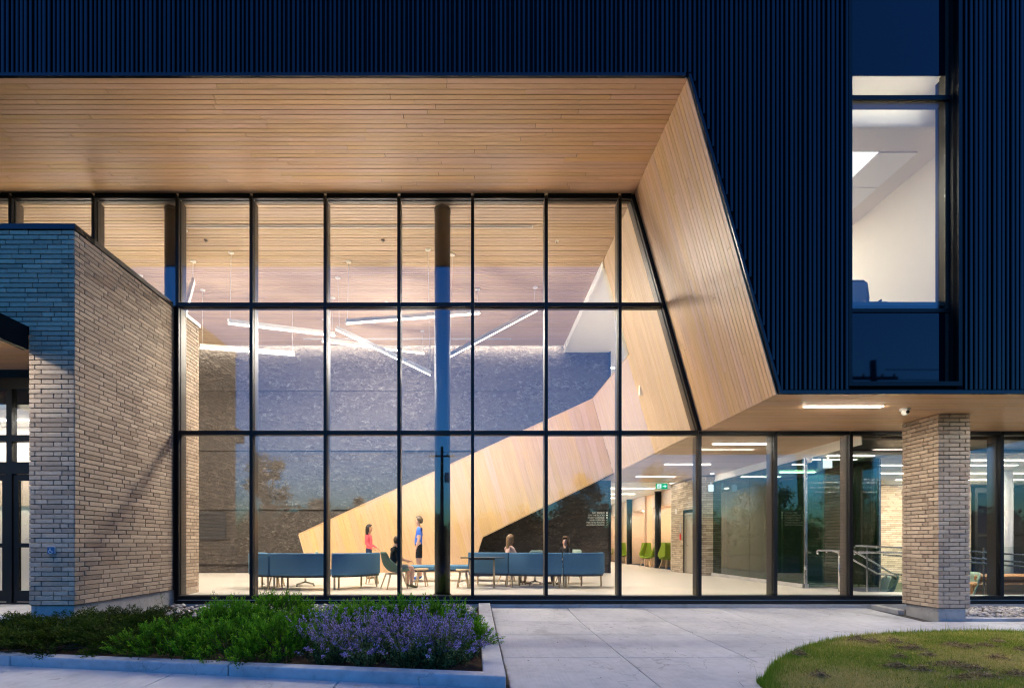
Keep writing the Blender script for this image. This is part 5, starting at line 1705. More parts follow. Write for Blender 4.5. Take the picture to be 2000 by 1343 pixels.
def sitting(lean=.0, legs='shorts', sleeve='short', nod=0.0):
    S = 'shirt'
    J = {
        'pelvis': (None, (0, 0, .54), (.16, .13), 'pants'),
        'waist': ('pelvis', (-.01 + lean * .2, 0, .68), (.135, .12), S),
        'chest': ('waist', (-.02 + lean * .6, 0, .87), (.16, .115), S),
        'collar': ('chest', (-.03 + lean, 0, 1.02), (.09, .07), S),
        'neck': ('collar', (-.01 + lean * 1.2 + nod * .3, 0, 1.09), .052, 'skin'),
        'jaw': ('neck', (.02 + lean * 1.35 + nod * .7, 0, 1.15 - nod * .1), (.062, .07), 'skin'),
        'head': ('jaw', (.015 + lean * 1.4 + nod, 0, 1.215 - nod * .25), (.074, .092), 'skin'),
        'crown': ('head', (.005 + lean * 1.4 + nod * 1.2, 0, 1.29 - nod * .3), .05, 'skin'),
    }
    for s, k in (('l', 1), ('r', -1)):
        sh = Vector((-.03 + lean, k * .17, .99)); el = Vector((.10 + lean, k * .22, .74)); wr = Vector((.32 + lean, k * .12, .70))
        J['shoulder_' + s] = ('collar', tuple(sh), .062, S)
        J['sleeve_' + s] = ('shoulder_' + s, tuple(sh.lerp(el, .6)), .054, S)
        J['elbow_' + s] = ('sleeve_' + s, tuple(el), .042, 'skin')
        J['wrist_' + s] = ('elbow_' + s, tuple(wr), .030, 'skin')
        J['hand_' + s] = ('wrist_' + s, tuple(wr + Vector((.075, -k * .02, -.01))), (.022, .04), 'skin')
        J['hip_' + s] = ('pelvis', (.06, k * .10, .52), .095, 'pants')
        J['thigh_' + s] = ('hip_' + s, (.33, k * .13, .535), .085, 'pants')
        tg = 'skin' if legs == 'shorts' else 'pants'
        J['knee_' + s] = ('thigh_' + s, (.47, k * .135, .525), .062, tg)
        J['calf_' + s] = ('knee_' + s, (.47, k * .135, .33), .056, tg)
        J['ankle_' + s] = ('calf_' + s, (.44, k * .135, .10), .037, tg)
        J['heel_' + s] = ('ankle_' + s, (.43, k * .135, .045), .042, 'shoe')
        J['toe_' + s] = ('heel_' + s, (.62, k * .15, .035), (.045, .032), 'shoe')
    return J

person('standing man in blue T-shirt and dark shorts looking left', (-1.66, 14.75, 0), 178, standing(.035), ('skin_a', 'bluetee', 'blackcloth', 'shoe_blue'), 'short', 'hair_brown', 1.07)
person('standing woman in pink top with long dark hair facing right', (-3.25, 15.0, 0), -8,
       standing(0, 'long', (lambda k: (-.02, k * .22, 1.15), lambda k: (.20, k * .20, 1.02)), .03, 'long'), ('skin_b', 'pink', 'denim', 'shoe_tan'), 'long', 'hair_dark', .935)
person('boy in black polo shirt and shorts sitting in the green chair', (-1.96, 11.77, 0), 28, sitting(.06, 'shorts', nod=.05), ('skin_a', 'blackcloth', 'khaki', 'shoe_tan'), 'short', 'hair_brown', .96)
person('seated woman with long fair brown hair turned away behind the sofa', (.94, 12.95, 0), 25, sitting(.04, 'shorts'), ('skin_a', 'blush', 'denim', 'shoe_tan'), 'long', 'hair_fair', .98, 0)
person('seated woman in black top with shoulder length hair facing the sofa', (2.52, 13.25, 0), 222, sitting(.0, 'long'), ('skin_a', 'blackcloth', 'denim', 'shoe_tan'), 'bob', 'hair_brown', .95, -8)
# ------------------------------------------------------------------ plants
def np_mesh(name, V, F, mats, tone=None, mi=None):
    m = bpy.data.meshes.new(name)
    V = np.asarray(V, dtype=np.float32); F = np.asarray(F, dtype=np.int32)
    k = F.shape[1]
    m.vertices.add(len(V)); m.vertices.foreach_set('co', V.ravel())
    m.loops.add(F.size); m.loops.foreach_set('vertex_index', F.ravel())
    m.polygons.add(len(F))
    m.polygons.foreach_set('loop_start', np.arange(0, F.size, k, dtype=np.int32))
    m.polygons.foreach_set('loop_total', np.full(len(F), k, dtype=np.int32))
    for x in (mats if isinstance(mats, (list, tuple)) else [mats]): m.materials.append(x)
    if mi is not None: m.polygons.foreach_set('material_index', np.asarray(mi, dtype=np.int32))
    m.update(); m.validate()
    if tone is not None:
        a = m.attributes.new('tone', 'FLOAT', 'FACE'); a.data.foreach_set('value', np.asarray(tone, dtype=np.float32))
    return m

def leaf_mat(name, lo, mid, hi, rough=.6, trans=.25, patch=None):
    m, nt, b = mat(name)
    at = N(nt, 'ShaderNodeAttribute', attribute_name='tone')
    oi = N(nt, 'ShaderNodeObjectInfo')
    f = math_node(nt, 'ADD', math_node(nt, 'MULTIPLY', at.outputs['Fac'], .85), math_node(nt, 'MULTIPLY', oi.outputs['Random'], .15))
    if patch:
        g = N(nt, 'ShaderNodeNewGeometry')
        f = math_node(nt, 'ADD', math_node(nt, 'MULTIPLY', f, .55), math_node(nt, 'MULTIPLY', noise(nt, g.outputs['Position'], patch, 4, .6), .5))
    c = ramp(nt, f, [(0.1, lo), (0.5, mid), (0.95, hi)] if not patch else [(0.28, lo), (0.47, mid), (0.70, hi)])
    nt.links.new(c, b.inputs['Base Color'])
    b.inputs['Roughness'].default_value = rough
    b.inputs['Specular IOR Level'].default_value = .08
    tr = N(nt, 'ShaderNodeBsdfTranslucent'); nt.links.new(c, tr.inputs[0])
    mx = N(nt, 'ShaderNodeMixShader'); mx.inputs[0].default_value = trans
    nt.links.new(b.outputs[0], mx.inputs[1]); nt.links.new(tr.outputs[0], mx.inputs[2])
    nt.links.new(mx.outputs[0], nt.nodes['Material Output'].inputs[0])
    return m
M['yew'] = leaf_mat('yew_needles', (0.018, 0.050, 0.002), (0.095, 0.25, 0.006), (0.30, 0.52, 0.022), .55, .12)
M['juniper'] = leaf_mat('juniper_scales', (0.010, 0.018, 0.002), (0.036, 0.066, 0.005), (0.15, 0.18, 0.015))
M['mint'] = leaf_mat('catmint_leaves', (0.035, 0.055, 0.02), (0.10, 0.15, 0.05), (0.22, 0.27, 0.11))
M['floret'] = leaf_mat('catmint_florets', (0.22, 0.14, 0.28), (0.37, 0.26, 0.50), (0.58, 0.47, 0.74))
M['bark'] = plain('bark', (0.06, 0.042, 0.03), .9, 0, .2, .3, 20, .5, 60)
M['grass'] = leaf_mat('lawn_blades', (0.12, 0.23, 0.012), (0.33, 0.325, 0.045), (0.62, 0.47, 0.17), .7, .2, 1.9)
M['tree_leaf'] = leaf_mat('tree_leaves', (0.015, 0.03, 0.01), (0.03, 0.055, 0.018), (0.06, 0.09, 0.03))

def unit(v): return v / np.maximum(np.linalg.norm(v, axis=-1, keepdims=True), 1e-6)
def leaf_quads(P, D, L, W, tone):
    """pointed leaves: base P, direction D, length L, width W"""
    n = len(P)
    r_ = unit(rng.normal(size=(n, 3)))
    S = unit(np.cross(D, r_))
    L = np.asarray(L)[:, None] * np.ones((n, 1)); W = np.asarray(W)[:, None] * np.ones((n, 1))
    a = P; b = P + D * L * .5 + S * W * .5; c = P + D * L; d = P + D * L * .5 - S * W * .5
    V = np.stack([a, b, c, d], 1).reshape(-1, 3)
    F = np.arange(4 * n).reshape(-1, 4)
    return V, F, tone
def merge(parts):
    V, F, T, MI = [], [], [], []
    o = 0
    for i, (v, f, t_, *mi) in enumerate(parts):
        V.append(v); F.append(f + o); T.append(t_); MI.append(np.full(len(f), mi[0] if mi else 0)); o += len(v)
    return np.concatenate(V), np.concatenate(F), np.concatenate(T), np.concatenate(MI)

def yew_mesh(r_, h, clumps=300, per=30):
    """upright leafy branchlets over a bun shaped mass, dark inside, light at the tips"""
    u = rng.random(clumps); ph = rng.random(clumps) * 2 * np.pi
    th = np.arccos(1 - u * 1.02)
    rad = .50 + .50 * rng.random(clumps) ** .45
    lump = 1 + .14 * np.sin(3 * ph + rng.random() * 6) + .10 * np.sin(7 * ph + 1)
    P = np.stack([np.sin(th) * np.cos(ph) * r_ * lump, np.sin(th) * np.sin(ph) * r_ * lump, np.maximum(.02, np.cos(th)) * h * .62 * (1 + .14 * np.sin(5 * ph))], 1) * rad[:, None]
    N_ = unit(np.stack([P[:, 0] / r_ * .9, P[:, 1] / r_ * .9, P[:, 2] / h + .75], 1) + rng.normal(size=(clumps, 3)) * .22)
    hue = rng.random(clumps) * .25
    Ls = .13 + .11 * rng.random(clumps)
    parts = []
    for j in range(per):
        t_ = (j + .5) / per
        w = .020 * (1 - t_) + .004
        Q = P + N_ * (Ls * t_)[:, None] + rng.normal(size=(clumps, 3)) * w
        D = unit(N_ * (.8 + .6 * t_) + rng.normal(size=(clumps, 3)) * .55)
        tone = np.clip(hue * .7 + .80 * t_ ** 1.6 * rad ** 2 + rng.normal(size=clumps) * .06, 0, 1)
        parts.append((*leaf_quads(Q, D, .030 + .014 * rng.random(clumps), np.full(clumps, .0115), tone),))
    return merge(parts)
yews = []
for i in range(3):
    V, F, T, _ = yew_mesh(.50, .50)
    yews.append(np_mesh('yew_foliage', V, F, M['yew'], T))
stem_v, stem_f = [], []
gst = Geo()
for k in range(7):
    a = k * .9
    gst.tube([(0, 0, -.02), (.1 * math.cos(a), .1 * math.sin(a), .16), (.24 * math.cos(a), .24 * math.sin(a), .36)], [.014, .010, .005], 5)
stem_mesh = me('yew_stems', gst.V, gst.F, M['bark'])
YEW = [(-3.78, 6.05, 1.0, 'front yew at the juniper end of the bed'), (-3.05, 5.98, 1.05, 'second front yew from the junipers'), (-2.36, 5.92, 1.0, 'third front yew from the junipers beside the catmint'),
       (-3.4, 6.85, 1.02, 'yew in the middle row nearest the junipers'), (-2.62, 6.75, 1.05, 'middle row yew behind the front yews'),
       (-4.0, 8.0, .95, 'small back yew left by the brick corner'), (-3.3, 8.3, 1.0, 'back yew beside the stones under the glass'), (-2.05, 7.9, 1.0, 'back yew left of the tall catmint spikes'),
       (-1.55, 7.15, 1.12, 'tall back yew behind the catmint on its left'), (-.92, 7.1, 1.22, 'tallest back yew behind the middle of the catmint'), (-.42, 7.15, 1.05, 'back yew behind the right half of the catmint'), (-.30, 6.5, .95, 'yew touching the right kerb of the bed')]
for i, (x, y, s, lb) in enumerate(YEW):
    t = thing('yew_shrub', lb, 'shrub', (x, y, soilz(x, y)), 'rounded green yew shrubs')
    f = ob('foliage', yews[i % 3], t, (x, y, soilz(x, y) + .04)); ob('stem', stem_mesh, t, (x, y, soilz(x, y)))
    k_ = ((i * 37) % 7) / 7
    t.rotation_euler = (R(4 * k_ - 2), R(3 - 6 * k_), i * 2.1); t.scale = (s * (.92 + .2 * k_), s * (1.08 - .15 * k_), s * (.82 + .3 * k_))

def juniper_mesh(r_, branches=64):
    """low arching branches with flat feathery sprays"""
    parts = []
    ph = rng.random(branches) * 2 * np.pi
    el = .10 + .62 * rng.random(branches)
    ln = r_ * (.50 + .55 * rng.random(branches))
    d0 = np.stack([np.cos(ph) * np.cos(el), np.sin(ph) * np.cos(el), np.sin(el)], 1)
    sidev = np.stack([-np.sin(ph), np.cos(ph), np.zeros(branches)], 1)
    base = rng.random(branches) * .30
    for j in range(10):
        t_ = .25 + .75 * (j + rng.random(branches) * .5) / 10
        Q = d0 * (ln * t_)[:, None]; Q[:, 2] += -.30 * (t_ ** 2) * ln * .7 + .04
        for sgn in (-1, 1):
            td = unit(d0 * .8 + sidev * (sgn * .75) + rng.normal(size=(branches, 3)) * .18 + np.array([0, 0, .12]))
            tl = .16 * (1.15 - t_ * .7)
            for q in range(9):
                P = Q + td * ((q + .5) / 9 * tl)[:, None] + rng.normal(size=(branches, 3)) * .006
                D = unit(td + rng.normal(size=(branches, 3)) * .35)
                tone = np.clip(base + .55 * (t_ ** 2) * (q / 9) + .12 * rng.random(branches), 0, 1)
                parts.append((*leaf_quads(P, D, .034 + .014 * rng.random(branches), np.full(branches, .012), tone),))
    return merge(parts)
jun = []
for i in range(2):
    V, F, T, _ = juniper_mesh(.78)
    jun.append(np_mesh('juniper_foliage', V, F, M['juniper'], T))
g = Geo()
for k in range(9):
    a = k * .7
    g.tube([(0, 0, 0), (.25 * math.cos(a), .25 * math.sin(a), .12), (.5 * math.cos(a), .5 * math.sin(a), .15)], [.02, .012, .006], 5)
jstem = me('juniper_stems', g.V, g.F, M['bark'])
JUN = [(-6.3, 6.35, 1.0, 'spreading juniper at the left edge near the kerb'), (-5.45, 6.2, 1.05, 'front juniper second from the left'), (-4.65, 6.25, 1.0, 'front juniper beside the first yew'),
       (-6.0, 7.0, 1.0, 'juniper under the brick corner'), (-5.15, 7.15, 1.0, 'juniper against the concrete foundation'), (-4.4, 7.2, .95, 'back juniper next to the back yew'), (-6.9, 6.75, 1.0, 'leftmost juniper before the entrance step'), (-5.5, 7.7, .8, 'small juniper close to the foundation wall'), (-7.3, 6.2, 1.0, 'juniper cut off by the left picture edge')]
for i, (x, y, s, lb) in enumerate(JUN):
    t = thing('juniper_shrub', lb, 'shrub', (x, y, soilz(x, y)), 'low dark junipers')
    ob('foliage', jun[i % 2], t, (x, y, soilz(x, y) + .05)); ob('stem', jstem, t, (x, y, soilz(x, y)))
    t.rotation_euler = (0, 0, i * 1.7); t.scale = (s, s, s * .95)

def catmint_meshes(stems=62):
    lp, fp = [], []
    gs = Geo()
    for i in range(stems):
        a = rng.random() * 2 * np.pi; out = .05 + .36 * rng.random() ** .7
        h = .28 + .46 * rng.random() ** 1.2
        tip = np.array([np.cos(a) * out * 1.25, np.sin(a) * out * 1.25, h * (1 - .25 * out / .35)])
        b0 = np.array([np.cos(a) * out * .45, np.sin(a) * out * .45, 0])
        midp = b0 * .4 + tip * .6 + np.array([0, 0, .05])
        gs.tube([b0, midp, tip], [.0035, .003, .002], 4)
        ts = rng.random(30) * .66 + .04
        P = (1 - ts)[:, None] * b0 + ts[:, None] * tip + np.array([0, 0, .05]) * (ts * (1 - ts) * 4)[:, None]
        D = unit(rng.normal(size=(30, 3)) + np.array([0, 0, .3])); P = P + rng.normal(size=(30, 3)) * .02
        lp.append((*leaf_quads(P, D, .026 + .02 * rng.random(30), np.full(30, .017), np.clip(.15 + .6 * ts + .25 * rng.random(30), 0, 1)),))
        nf = 27
        whorl = np.floor(rng.random(nf) * 8) / 8
        ts = .62 + .38 * whorl
        P = (1 - ts)[:, None] * b0 + ts[:, None] * tip + np.array([0, 0, .05]) * (ts * (1 - ts) * 4)[:, None] + rng.normal(size=(nf, 3)) * .0085 * (1.25 - whorl)[:, None]
        D = unit(rng.normal(size=(nf, 3)) + np.array([0, 0, .35]))
        fp.append((*leaf_quads(P, D, .017 + .008 * rng.random(nf), np.full(nf, .013), rng.random(nf)),))
    V, F, T, _ = merge(lp); a = np_mesh('catmint_leaves', V, F, M['mint'], T)
    V, F, T, _ = merge(fp); b = np_mesh('catmint_flowers', V, F, M['floret'], T)
    return a, b, me('catmint_stems', gs.V, gs.F, M['mint'])
cm = [catmint_meshes() for _ in range(3)]
CM = [(-1.72, 5.75, 1.0, 'leftmost catmint at the front beside the yews'), (-1.22, 5.65, 1.1, 'front catmint second from the left'), (-.75, 5.5, 1.05, 'front catmint in the middle of the purple drift'),
      (-.42, 5.45, 1.0, 'front catmint fourth from the left'), (-.24, 5.75, .95, 'rightmost catmint leaning over the kerb'), (-1.5, 6.25, 1.15, 'back catmint with the tallest purple spikes'),
      (-1.0, 6.15, 1.1, 'back catmint in the middle of the drift'), (-.5, 6.05, 1.1, 'back catmint towards the right kerb'), (-1.95, 6.3, .95, 'catmint growing between yew and purple drift')]
for i, (x, y, s, lb) in enumerate(CM):
    t = thing('catmint_plant', lb, 'flowering plant', (x, y, soilz(x, y)), 'purple catmint drift')
    a, b, c = cm[i % 3]
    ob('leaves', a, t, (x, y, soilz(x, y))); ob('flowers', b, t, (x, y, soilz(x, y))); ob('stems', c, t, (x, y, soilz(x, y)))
    k_ = ((i * 29) % 9) / 9
    t.rotation_euler = (0, 0, i * 2.4); t.scale = (s * (.9 + .2 * k_), s, s * (.84 + .3 * k_))
# a few self-sown weeds between stones
M['weed'] = leaf_mat('weed_leaves', (0.06, 0.10, 0.03), (0.13, 0.18, 0.06), (0.22, 0.24, 0.10))
for i, (x, y, h, lb) in enumerate(((-5.55, 8.6, .45, 'pale weed against the foundation'), (-5.0, 9.3, .4, 'pale weed at the corner of brick and glass'), (-4.6, 9.2, .38, 'pale weed among the stones at the left'), (-4.05, 9.35, .5, 'tall thin weed in front of the glass sill'), (-2.3, 9.1, .3, 'feathery weed among the stones'))):
    t = thing('weed', lb, 'weed', (x, y, soilz(x, y)), 'weeds in the bed')
    n = 60
    ts = rng.random(n)
    P = np.stack([rng.normal(size=n) * .05 * (1 - ts * .5), rng.normal(size=n) * .05, ts * h], 1)
    V, F, T = leaf_quads(P, unit(rng.normal(size=(n, 3)) + np.array([0, 0, .5])), .03 + .03 * rng.random(n), np.full(n, .012), rng.random(n))
    ob('leaves', np_mesh('weed_leaves', V, F, M['weed'], T), t, (x, y, soilz(x, y)))
    tube('stalk', [(x, y, soilz(x, y)), (x + .02, y, soilz(x, y) + h * .6), (x - .02, y, soilz(x, y) + h * 1.1)], .003, M['weed'], t, 4)

# river stones
M['stone'] = brick_mat('river_stone', (0.22, 0.19, 0.16), (0.55, 0.50, 0.44), .7)
ico = bmesh.new(); bmesh.ops.create_icosphere(ico, subdivisions=1, radius=1.0)
icoV = np.array([v.co[:] for v in ico.verts]); icoF = np.array([[v.index for v in f.verts] for f in ico.faces]); ico.free()
def stones(name, label, xs_, ys_, n, zf):
    V, F, T = [], [], []
    for i in range(n):
        x = rng.uniform(*xs_); y = rng.uniform(*ys_)
        s = np.array([rng.uniform(.03, .065), rng.uniform(.03, .055), rng.uniform(.018, .034)])
        a = rng.uniform(0, 3.14); c, sn = math.cos(a), math.sin(a)
        v = icoV * s * (1 + rng.normal(size=icoV.shape) * .09)
        v = np.stack([v[:, 0] * c - v[:, 1] * sn + x, v[:, 0] * sn + v[:, 1] * c + y, v[:, 2] + zf(x, y) + .018 + rng.uniform(0, .025)], 1)
        F.append(icoF + len(icoV) * i); V.append(v); T.append(np.full(len(icoF), rng.random()))
    o = ob(name, np_mesh(name, np.concatenate(V), np.concatenate(F), M['stone'], np.concatenate(T)))
    return tag(o, label, 'stones', kind='stuff')
stones('river_stones', 'pale river stones along the foot of the glazing in the bed', (-6.1, .05), (8.75, 9.82), 900, soilz)
stones('river_stones', 'brown grey river stones in the bed right of the pillar', (8.87, 11), (8.84, 9.82), 420, lambda x, y: -.28 + .05 * (y - 8.8))
chips = Geo()
for i in range(1500):
    x = random.uniform(-2.6, .08); y = ykerb(x) + .17 + random.random() ** 1.5 * 1.2
    a = random.uniform(0, 6.28); l = random.uniform(.012, .035); w = .006
    z = soilz(x, y) + .006
    dx, dy = math.cos(a) * l, math.sin(a) * l
    chips.add([(x - dy * .2, y + dx * .2, z), (x + dx, y + dy, z + random.uniform(-.004, .014)), (x + dy * .2, y - dx * .2, z + .004)], [(0, 1, 2)], 0, random.random() + .001)
M['chip'] = brick_mat('bark_chip', (0.03, 0.016, 0.010), (0.20, 0.10, 0.05), .9)
tag(chips.build('mulch_chips', M['chip']), 'reddish bark mulch chips under the catmint', 'mulch', kind='stuff')

# ------------------------------------------------------------------ lawn
def gpt(px, py):
    z = 5.0
    for _ in range(20): z = (CH - gz(z)) * 944 / (py - 1060)
    return ((px - 925) * z / 944, z)
LB = [(2.55, 2.0), (2.72, 3.2)] + [gpt(*p_) for p_ in ((1487, 1343), (1492, 1325), (1505, 1303), (1530, 1284), (1575, 1264), (1640, 1248), (1720, 1240), (1800, 1236), (1900, 1234), (2000, 1236), (2150, 1244))] + [(11.5, 5.5), (11.5, 2.0)]
LC = Vector((7.0, 3.6, 0))
LB2 = [v for v in smooth_path(LB, 90)]
def lawn_z(x, y, t_): return gz(y) + .012 + .05 * (1 - t_ ** 6) + .012 * math.sin(x * 3.1 + y) * math.sin(y * 4.3) * (1 - t_ ** 4)
V, F = [], []
nr = 16; nb = len(LB2)
for k in range(nr + 1):
    t_ = (k / nr) ** .7
    for p_ in LB2:
        q = LC.lerp(Vector((p_.x, p_.y, 0)), t_)
        V.append((q.x, q.y, lawn_z(q.x, q.y, t_)))
for k in range(nr):
    for i in range(nb - 1):
        a = k * nb + i
        F.append((a, a + 1, a + nb + 1, a + nb))
M['turf'] = leaf_mat('turf', (0.10, 0.12, 0.012), (0.20, 0.18, 0.03), (0.36, 0.26, 0.09), .95, 0.0, 1.9)
tag(ob('lawn', me('lawn', V, F, M['turf'], True)), kind='structure')
# concrete edging around the lawn
ed = Geo()
pv = []
for i, p_ in enumerate(LB2):
    d = (LB2[min(i + 1, nb - 1)] - LB2[max(i - 1, 0)]).normalized()
    nn = Vector((-d.y, d.x, 0))
    pv.append((p_ + nn * -.02, p_ + nn * .16))
for (a, b), (c, d) in zip(pv, pv[1:]):
    ed.add([(a.x, a.y, gz(a.y) + .006), (b.x, b.y, gz(b.y) + .006), (d.x, d.y, gz(d.y) + .006), (c.x, c.y, gz(c.y) + .006),
            (b.x, b.y, gz(b.y) - .05), (d.x, d.y, gz(d.y) - .05)], [(3, 2, 1, 0), (1, 2, 5, 4)])
tag(ed.build('lawn_edging', M['kerb']), 'curved flush concrete edging around the lawn', 'kerb')
# blades
poly = np.array([(p_.x, p_.y) for p_ in LB2])
def inside(X, Y):
    c = np.zeros(len(X), bool); j = len(poly) - 1
    for i in range(len(poly)):
        xi, yi = poly[i]; xj, yj = poly[j]
        k = ((yi > Y) != (yj > Y)) & (X < (xj - xi) * (Y - yi) / (yj - yi + 1e-9) + xi)
        c ^= k; j = i
    return c
n = 230000
X = rng.uniform(2.6, 9.6, n); Y = 4.4 + 3.6 * rng.random(n) ** 1.15
k = inside(X, Y) & (X < Y * 1.2 + .2)
X, Y = X[k], Y[k]; n = len(X)
# distance to the edge decides height and colour
D2 = np.full(n, 9.0)
for p_ in poly[::1]:
    D2 = np.minimum(D2, np.hypot(X - p_[0], Y - p_[1]))
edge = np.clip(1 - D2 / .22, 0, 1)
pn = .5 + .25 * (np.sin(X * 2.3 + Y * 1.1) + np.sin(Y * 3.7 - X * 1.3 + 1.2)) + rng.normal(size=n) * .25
hgt = (.018 + .024 * rng.random(n) + .05 * (rng.random(n) > .985)) * (1 + 2.4 * edge * rng.random(n))
ang = rng.random(n) * 2 * np.pi; leanv = rng.random(n) * .9 * (1 - .4 * edge)
tz = np.array([lawn_z(x, y, min(1, max(0, 1 - d / 2.2))) for x, y, d in zip(X, Y, D2)])
Pb = np.stack([X, Y, tz - .004], 1)
S = np.stack([np.cos(ang), np.sin(ang), np.zeros(n)], 1) * (.0022 + .0016 * rng.random(n))[:, None]
Tt = Pb + np.stack([-np.sin(ang) * hgt * leanv, np.cos(ang) * hgt * leanv, hgt * (1.05 - .45 * leanv)], 1)
V = np.stack([Pb - S, Pb + S, Tt], 1).reshape(-1, 3); F = np.arange(3 * n).reshape(-1, 3)
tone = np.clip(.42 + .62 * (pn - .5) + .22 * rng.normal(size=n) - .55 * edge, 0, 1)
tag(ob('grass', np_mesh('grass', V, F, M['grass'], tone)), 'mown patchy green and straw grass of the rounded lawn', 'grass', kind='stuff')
# heaps of dry clippings
M['clip'] = leaf_mat('dry_clippings', (0.06, 0.036, 0.016), (0.26, 0.165, 0.08), (0.56, 0.40, 0.23), .9, .1)
HEAPS = [(1745, 1262, .12), (1780, 1275, .18), (1812, 1290, .10), (1862, 1270, .2), (1888, 1276, .16), (1925, 1272, .22), (1948, 1262, .1), (1750, 1312, .14), (1800, 1320, .12), (1860, 1310, .25), (1900, 1318, .2), (1948, 1296, .14), (1880, 1340, .2), (1920, 1334, .24), (1985, 1330, .18), (1675, 1257, .1), (1700, 1262, .12), (1560, 1285, .08), (1990, 1280, .1), (1755, 1293, .1), (1600, 1330, .1)]
pp = []
for (px, py, s) in HEAPS:
    x0, y0 = gpt(px, py)
    m_ = int(3600 * s)
    P = np.stack([x0 + rng.normal(size=m_) * s * .55, y0 + rng.normal(size=m_) * s * .30, np.zeros(m_)], 1)
    rr_ = np.hypot((P[:, 0] - x0) / (s * .55), (P[:, 1] - y0) / (s * .3))
    P[:, 2] = gz(y0) + .055 + np.maximum(0, .085 * (1 - rr_ / 2.0)) * rng.random(m_)
    D = unit(rng.normal(size=(m_, 3)) * np.array([1, 1, .4]))
    pp.append((*leaf_quads(P, D, .03 + .03 * rng.random(m_), np.full(m_, .006), rng.random(m_)),))
V, F, T, _ = merge(pp)
tag(ob('grass_clippings', np_mesh('clippings', V, F, M['clip'], T)), 'small heaps of dry brown grass clippings on the lawn', 'clippings', kind='stuff')

# ------------------------------------------------------------------ across the street: what the glass mirrors
def tree(label, x, y, h, cr, cw_, seed, n=5200, trunk=.22):
    z0 = gz(y) - .09
    t = thing('street_tree', label, 'tree', (x, y, z0), 'trees across the street')
    r_ = np.random.default_rng(seed)
    g = Geo()
    g.tube([(x, y, z0), (x + .1, y, z0 + h * .3), (x - .1, y + .1, z0 + h * .75)], [trunk, trunk * .75, trunk * .25], 8)
    cl = []
    for k in range(26):
        a = r_.random() * 6.28; u = r_.random() ** .6; zz = h * (.28 + .66 * r_.random())
        w = cw_ * (1 - abs((zz / h - .55) / .62) ** 2.2)
        c = np.array([x + math.cos(a) * w * u, y + math.sin(a) * w * u * .8, z0 + zz])
        cl.append((c, cr * (.5 + .7 * r_.random())))
        g.tube([(x, y, z0 + zz * .55), ((x + c[0]) / 2, (y + c[1]) / 2, z0 + zz * .8), tuple(c)], [trunk * .3, trunk * .18, .03], 5)
    g.build('trunk', M['bark'], t, (x, y, z0))
    P, tn = [], []
    for c, r0 in cl:
        m_ = n // 26
        v = unit(r_.normal(size=(m_, 3))) * (r0 * r_.random(m_) ** .4)[:, None] * np.array([1, 1, .75])
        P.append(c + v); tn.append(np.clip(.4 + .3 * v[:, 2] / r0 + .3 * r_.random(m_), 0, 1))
    P = np.concatenate(P); tn = np.concatenate(tn)
    V, F, T = leaf_quads(P, unit(r_.normal(size=P.shape)), .24 + .16 * r_.random(len(P)), np.full(len(P), .16), tn)
    m = np_mesh('crown', V - np.array([x, y, z0]), F, M['tree_leaf'], T)
    ob('crown', m, t, (x, y, z0))
for i, a in enumerate((('tallest broad tree across the street, mirrored left of the stair', -22.5, -33, 11.6, 1.3, 2.7), ('rounded tree mirrored beside the brick block', -29.5, -31, 8.8, 1.5, 3.4),
          ('low wide tree mirrored behind the left sofa', -17.5, -36, 6.6, 1.3, 3.2), ('low tree mirrored left of the standing man', -12.0, -38, 7.2, 1.3, 3.0), ('small tree mirrored at the black column', -5.5, -40, 5.2, 1.1, 2.6),
          ('small tree mirrored near the long haired woman', 3.0, -42, 5.0, 1.1, 2.8), ('leafy tree mirrored on the stair balustrade', 12.5, -36, 9.6, 1.4, 3.2), ('tree mirrored in the lobby glazing', 20.5, -33, 10.2, 1.4, 3.2),
          ('tree mirrored in the glass partition', 33.0, -34, 8.2, 1.4, 3.4), ('far right tree mirrored beside the pillar', 42.0, -32, 8.6, 1.5, 3.6))):
    tree(*a, seed=50 + i)
ridge_r = np.random.default_rng(77)
xs_ = np.linspace(-150, 150, 121)
hs = 4.6 + 1.3 * np.sin(xs_ * .19) + .9 * np.sin(xs_ * .43 + 1) + ridge_r.normal(size=121) * .45
Vr = []
for x_, h_ in zip(xs_, hs):
    for yo, k_ in ((0, 0), (-1.0, .55), (-3, .9), (-6, .93), (-9, 0)):
        Vr.append((x_, -47 + yo, -.6 + h_ * k_))
Fr = [(i * 5 + k_, i * 5 + 5 + k_, i * 5 + 6 + k_, i * 5 + 1 + k_) for i in range(120) for k_ in range(4)]
n_ = 9000
X_ = ridge_r.uniform(-150, 150, n_); H_ = np.interp(X_, xs_, hs); u_ = ridge_r.random(n_)
Pl = np.stack([X_, -47 - 3.2 * u_ + ridge_r.normal(size=n_) * .5, -.5 + H_ * (.1 + .95 * np.sqrt(u_)) + ridge_r.normal(size=n_) * .25], 1)
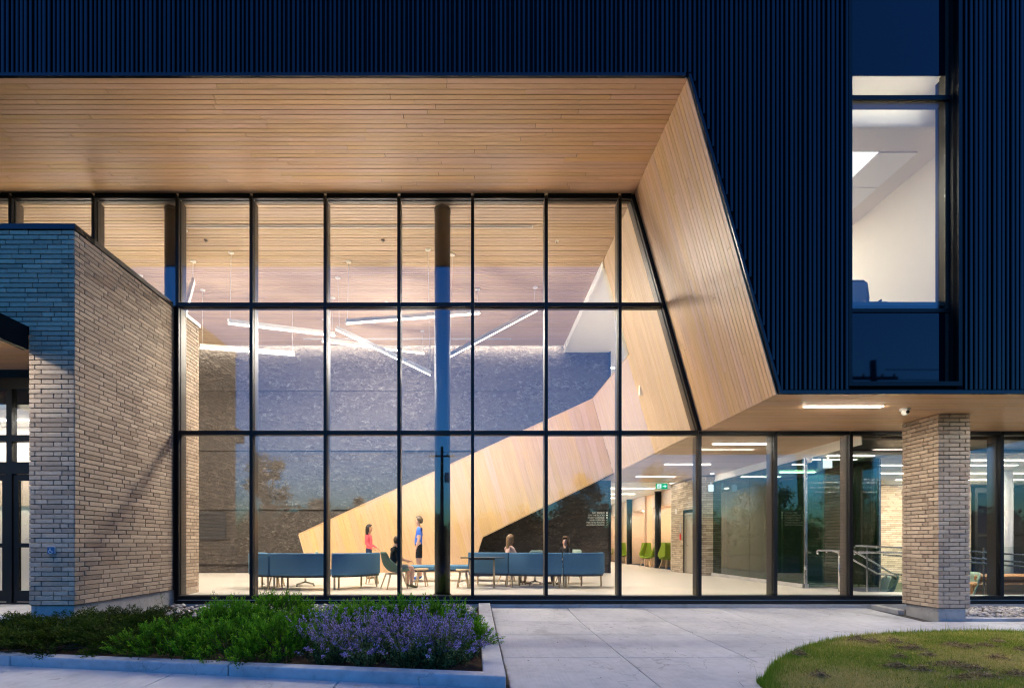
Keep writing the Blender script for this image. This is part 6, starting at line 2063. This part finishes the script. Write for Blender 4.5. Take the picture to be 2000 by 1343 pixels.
Vl, Fl, Tl = leaf_quads(Pl, unit(ridge_r.normal(size=(n_, 3))), .6 + .6 * ridge_r.random(n_), np.full(n_, .5), ridge_r.random(n_) * .6)
Vall = np.concatenate([np.array(Vr), Vl]); Fall = np.concatenate([np.array(Fr), Fl + len(Vr)])
tag(ob('tree_line', np_mesh('tree_line', Vall, Fall, M['tree_leaf'], np.concatenate([np.full(len(Fr), .05), Tl]))), 'dark wooded tree line closing the street behind the viewer', 'woodland', kind='stuff')
def pole(label, x, y, h, lean=0.0):
    z0 = gz(y) - .09
    t = thing('utility_pole', label, 'utility pole', (x, y, z0), 'utility poles along the street')
    tube('post', [(x, y, z0), (x + lean, y, z0 + h)], [.16, .11], M['bark'], t, 10)
    ca_ = bar('crossarm', (x + lean * .93 - 1.0, y, z0 + h * .92), (x + lean * .93 + 1.0, y, z0 + h * .92), .10, .12, M['bark'], t)
    for k in (-.9, -.4, .4, .9):
        lathe('insulator', [(.04, 0), (.05, .06), (.03, .12)], M['grey'], t, (x + lean + k, y, z0 + h * .92 + .07), 8)
    lathe('transformer', [(.18, 0), (.2, .05), (.2, .65), (.12, .72)], M['grey'], t, (x + lean + .38, y, z0 + h * .70), 12)
    return (x + lean, y, z0 + h * .92 + .15)
p1 = pole('wooden utility pole mirrored in the hall column', -2.45, -17.5, 9.1)
p2 = pole('leaning wooden utility pole mirrored in the spandrel glass', 17.2, -5.2, 9.3, -.35)
def wires(a, b, label, offs=(-.9, .9)):
    t = thing('overhead_wires', label, 'wires', a)
    for k in offs:
        pts = []
        for i in range(13):
            u = i / 12
            pts.append((a[0] + (b[0] - a[0]) * u, a[1] + (b[1] - a[1]) * u, a[2] + (b[2] - a[2]) * u - 1.0 * 4 * u * (1 - u) * .6 + k * .0))
        pts = [(p_[0], p_[1] + k, p_[2]) for p_ in pts]
        tube('wire', pts, .014, M['dark'], t, 4)
wires(p1, (-60, -20, 8.6), 'power wires running left from the far pole')
wires(p1, (60, -15, 8.8), 'power wires running right from the far pole')
wires(p2, (70, -2, 9.0), 'power wires running right from the leaning pole', (-.6, .6))
